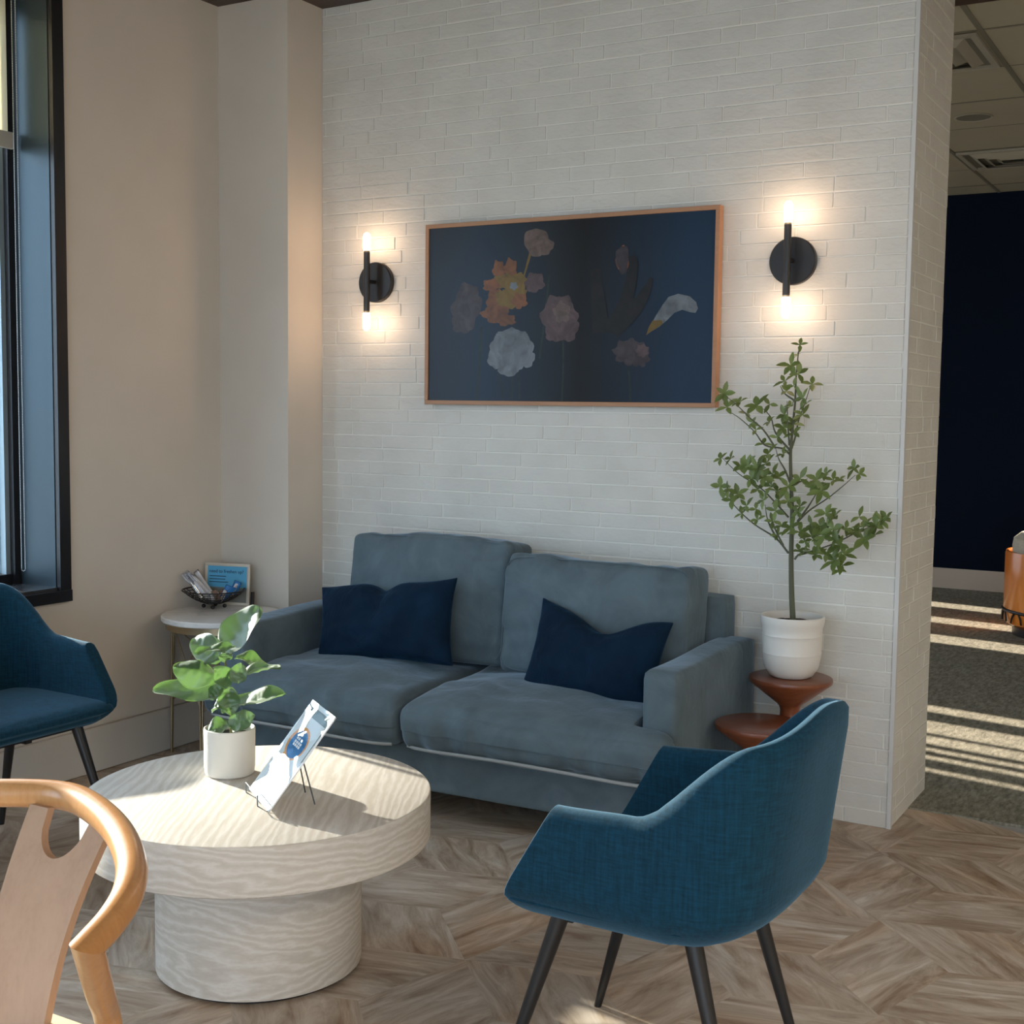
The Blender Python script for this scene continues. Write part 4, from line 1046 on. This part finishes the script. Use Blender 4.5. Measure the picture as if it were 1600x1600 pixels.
def whorl(cx, cy, dep, n=5, ln=.042):
    p = tq(cx, cy, dep); a0 = rg.uniform(0, 6)
    ax = Vector((rg.uniform(-.6, .6), -.75+rg.uniform(-.4, .3), rg.uniform(.0, .8))).normalized()
    t1 = ax.orthogonal().normalized(); t2 = ax.cross(t1)
    for k in range(n):
        a_ = a0+2*PI*k/n+rg.uniform(-.3, .3)
        small_leaf(p, t1*math.cos(a_)+t2*math.sin(a_)+ax*.35, ax+Vector((0, 0, .3)), ln*rg.uniform(.75, 1.2), ln*.46*rg.uniform(.85, 1.15))
WH_ = [(800, 80, 0, 4, .03), (785, 150, 0, 4, .03), (740, 215, -.03, 5, .045), (790, 270, -.03, 4, .045), (700, 320, 0, 4, .04), (880, 340, .02, 4, .045), (710, 385, .01, 4, .035), (760, 350, 0, 3, .03), (820, 430, -.02, 5, .04), (840, 470, -.02, 3, .035), (740, 480, .01, 5, .035), (820, 540, -.02, 4, .04), (700, 540, -.03, 5, .04), (750, 600, .0, 5, .04), (690, 620, .03, 5, .04), (760, 660, 0, 4, .04), (650, 690, 0, 3, .035), (600, 590, .02, 4, .038),
       (520, 480, -.03, 5, .05), (600, 470, .02, 3, .035), (300, 400, -.03, 5, .045), (320, 490, .02, 4, .045), (400, 460, -.02, 5, .038), (450, 530, 0, 3, .035), (490, 590, .01, 4, .032), (510, 640, .01, 3, .035), (560, 730, .02, 3, .035),
       (640, 780, -.06, 5, .05), (590, 800, -.05, 4, .045), (690, 800, -.04, 4, .035), (280, 830, -.03, 4, .038), (345, 830, .0, 4, .035), (410, 880, -.03, 5, .042), (460, 870, -.05, 6, .045), (520, 890, -.06, 6, .045), (580, 860, -.05, 5, .045), (480, 960, -.04, 5, .04), (560, 950, -.05, 5, .045), (620, 930, 0, 5, .042), (680, 880, 0, 5, .045), (660, 950, -.02, 5, .04), (610, 1010, -.03, 5, .045), (740, 930, -.03, 4, .04), (800, 960, .03, 5, .045), (720, 1010, -.04, 5, .045), (780, 1010, .02, 5, .04), (520, 1030, -.02, 4, .035), (650, 1040, -.03, 5, .04),
       (275, 1010, .02, 4, .042), (330, 1040, 0, 5, .04), (390, 1060, 0, 5, .04), (350, 1100, .0, 4, .038), (450, 1140, .0, 4, .036), (510, 1160, .0, 3, .034), (420, 1190, 0, 4, .03), (520, 1230, 0, 4, .036), (560, 1100, -.02, 4, .036), (600, 1160, .02, 5, .042), (640, 1170, -.03, 5, .038), (660, 1100, 0, 4, .036), (770, 1070, -.03, 5, .042), (720, 1110, -.03, 4, .04), (800, 1140, .0, 4, .04), (850, 1120, .0, 4, .036), (790, 1180, -.02, 4, .035), (620, 1240, -.02, 4, .034), (680, 1270, -.03, 4, .036), (740, 1280, -.04, 5, .045), (800, 1310, -.02, 4, .045), (650, 1330, 0, 4, .03),
       (910, 970, -.05, 5, .048), (940, 1040, -.05, 5, .05), (970, 930, -.02, 4, .034), (1020, 970, 0, 4, .034), (1060, 970, .02, 4, .03), (1160, 890, .03, 4, .042), (1190, 930, .03, 4, .034), (900, 1010, -.04, 5, .04), (850, 1010, 0, 4, .036),
       (970, 1190, -.05, 5, .048), (1030, 1210, -.05, 5, .042), (1020, 1290, -.05, 4, .05), (930, 1270, -.03, 5, .045), (880, 1260, -.02, 3, .045), (880, 1340, -.04, 5, .046), (960, 1340, -.05, 6, .05), (930, 1400, -.04, 5, .045), (830, 1370, -.02, 4, .036), (1040, 1350, -.03, 5, .042), (1060, 1400, -.04, 5, .045), (1100, 1290, -.02, 4, .034), (1190, 1210, -.02, 3, .038), (1160, 1320, -.03, 5, .044), (1220, 1280, -.02, 5, .046), (1220, 1350, -.04, 5, .052), (1300, 1270, -.02, 5, .052), (1370, 1220, -.02, 5, .036), (1340, 1240, -.02, 4, .036), (1290, 1330, -.03, 4, .05),
       (790, 1430, -.02, 4, .036), (830, 1440, -.02, 4, .036), (900, 1460, -.04, 5, .04), (970, 1460, -.06, 5, .042), (1030, 1500, -.07, 6, .055), (1090, 1460, -.06, 5, .042), (1080, 1530, -.07, 4, .042), (1050, 1560, -.07, 3, .04)]
for q_, a in enumerate(WH_):
    core = 560 < a[0] < 900 and 700 < a[1] < 1250
    if core and q_ % 3 == 0: continue
    whorl(a[0], a[1], a[2], a[3]-(1 if core and a[3] > 4 else 0), a[4]*.93)
obj('foliage', bm, M_leaf, tr)

# ================================================================== LOUNGE CHAIR in the far room
lc = Vector((-.955, 4.42, .006))
lg_ = empty('barrel_lounge_chair', lc); tag(lg_, 'orange wood barrel armchair with cream cushions in the far room', 'armchair')
M_orwood = wood('orange_bentwood', (.50, .13, .012), (.70, .21, .025), (.80, .29, .045), along=(1, 1, .1), dens=9, rough=.3, coat=.5, ring=False, dist=.6, bmp=.03)
M_cream = fabric('cream_cushion', (.50, .45, .36), weave=300, sheen=.2)
lathe('wood_shell', [(0, .05), (.36, .05), (.41, .08), (.42, .16), (.42, .515), (.415, .53), (.40, .53), (.395, .515), (.385, .20), (0, .18)], M_orwood, lg_, n=64)
bm = bmesh.new(); add_tube(bm, [(.422*math.cos(2*PI*k/48), .422*math.sin(2*PI*k/48), .16) for k in range(48)], .010, 8, closed=True)
for k in range(16):
    a_ = 2*PI*k/16; add_tube(bm, [(.424*math.cos(a_+s*.12), .424*math.sin(a_+s*.12), .09+.07*(1-abs(s)**3)) for s in (-1, -.8, -.4, 0, .4, .8, 1)], .006, 6)
obj('metal_base', bm, M_black, lg_)
lathe('base_ring', [(0, .05), (.36, .05), (.36, 0), (0, 0)], M_black, lg_, n=48)
lathe('seat_cushion', [(0, .46), (.33, .46), (.375, .49), (.380, .56), (.372, .61), (.33, .645), (0, .655)], M_cream, lg_, n=48)
bm = soft_box((.46, .46, .16), .06, 12, None, (.02, .02, .02)); xf(bm, Matrix.Translation((0, 0, .735)) @ Matrix.Rotation(math.radians(-30), 4, 'Z')); obj('back_cushion', bm, M_cream, lg_, sub=1)
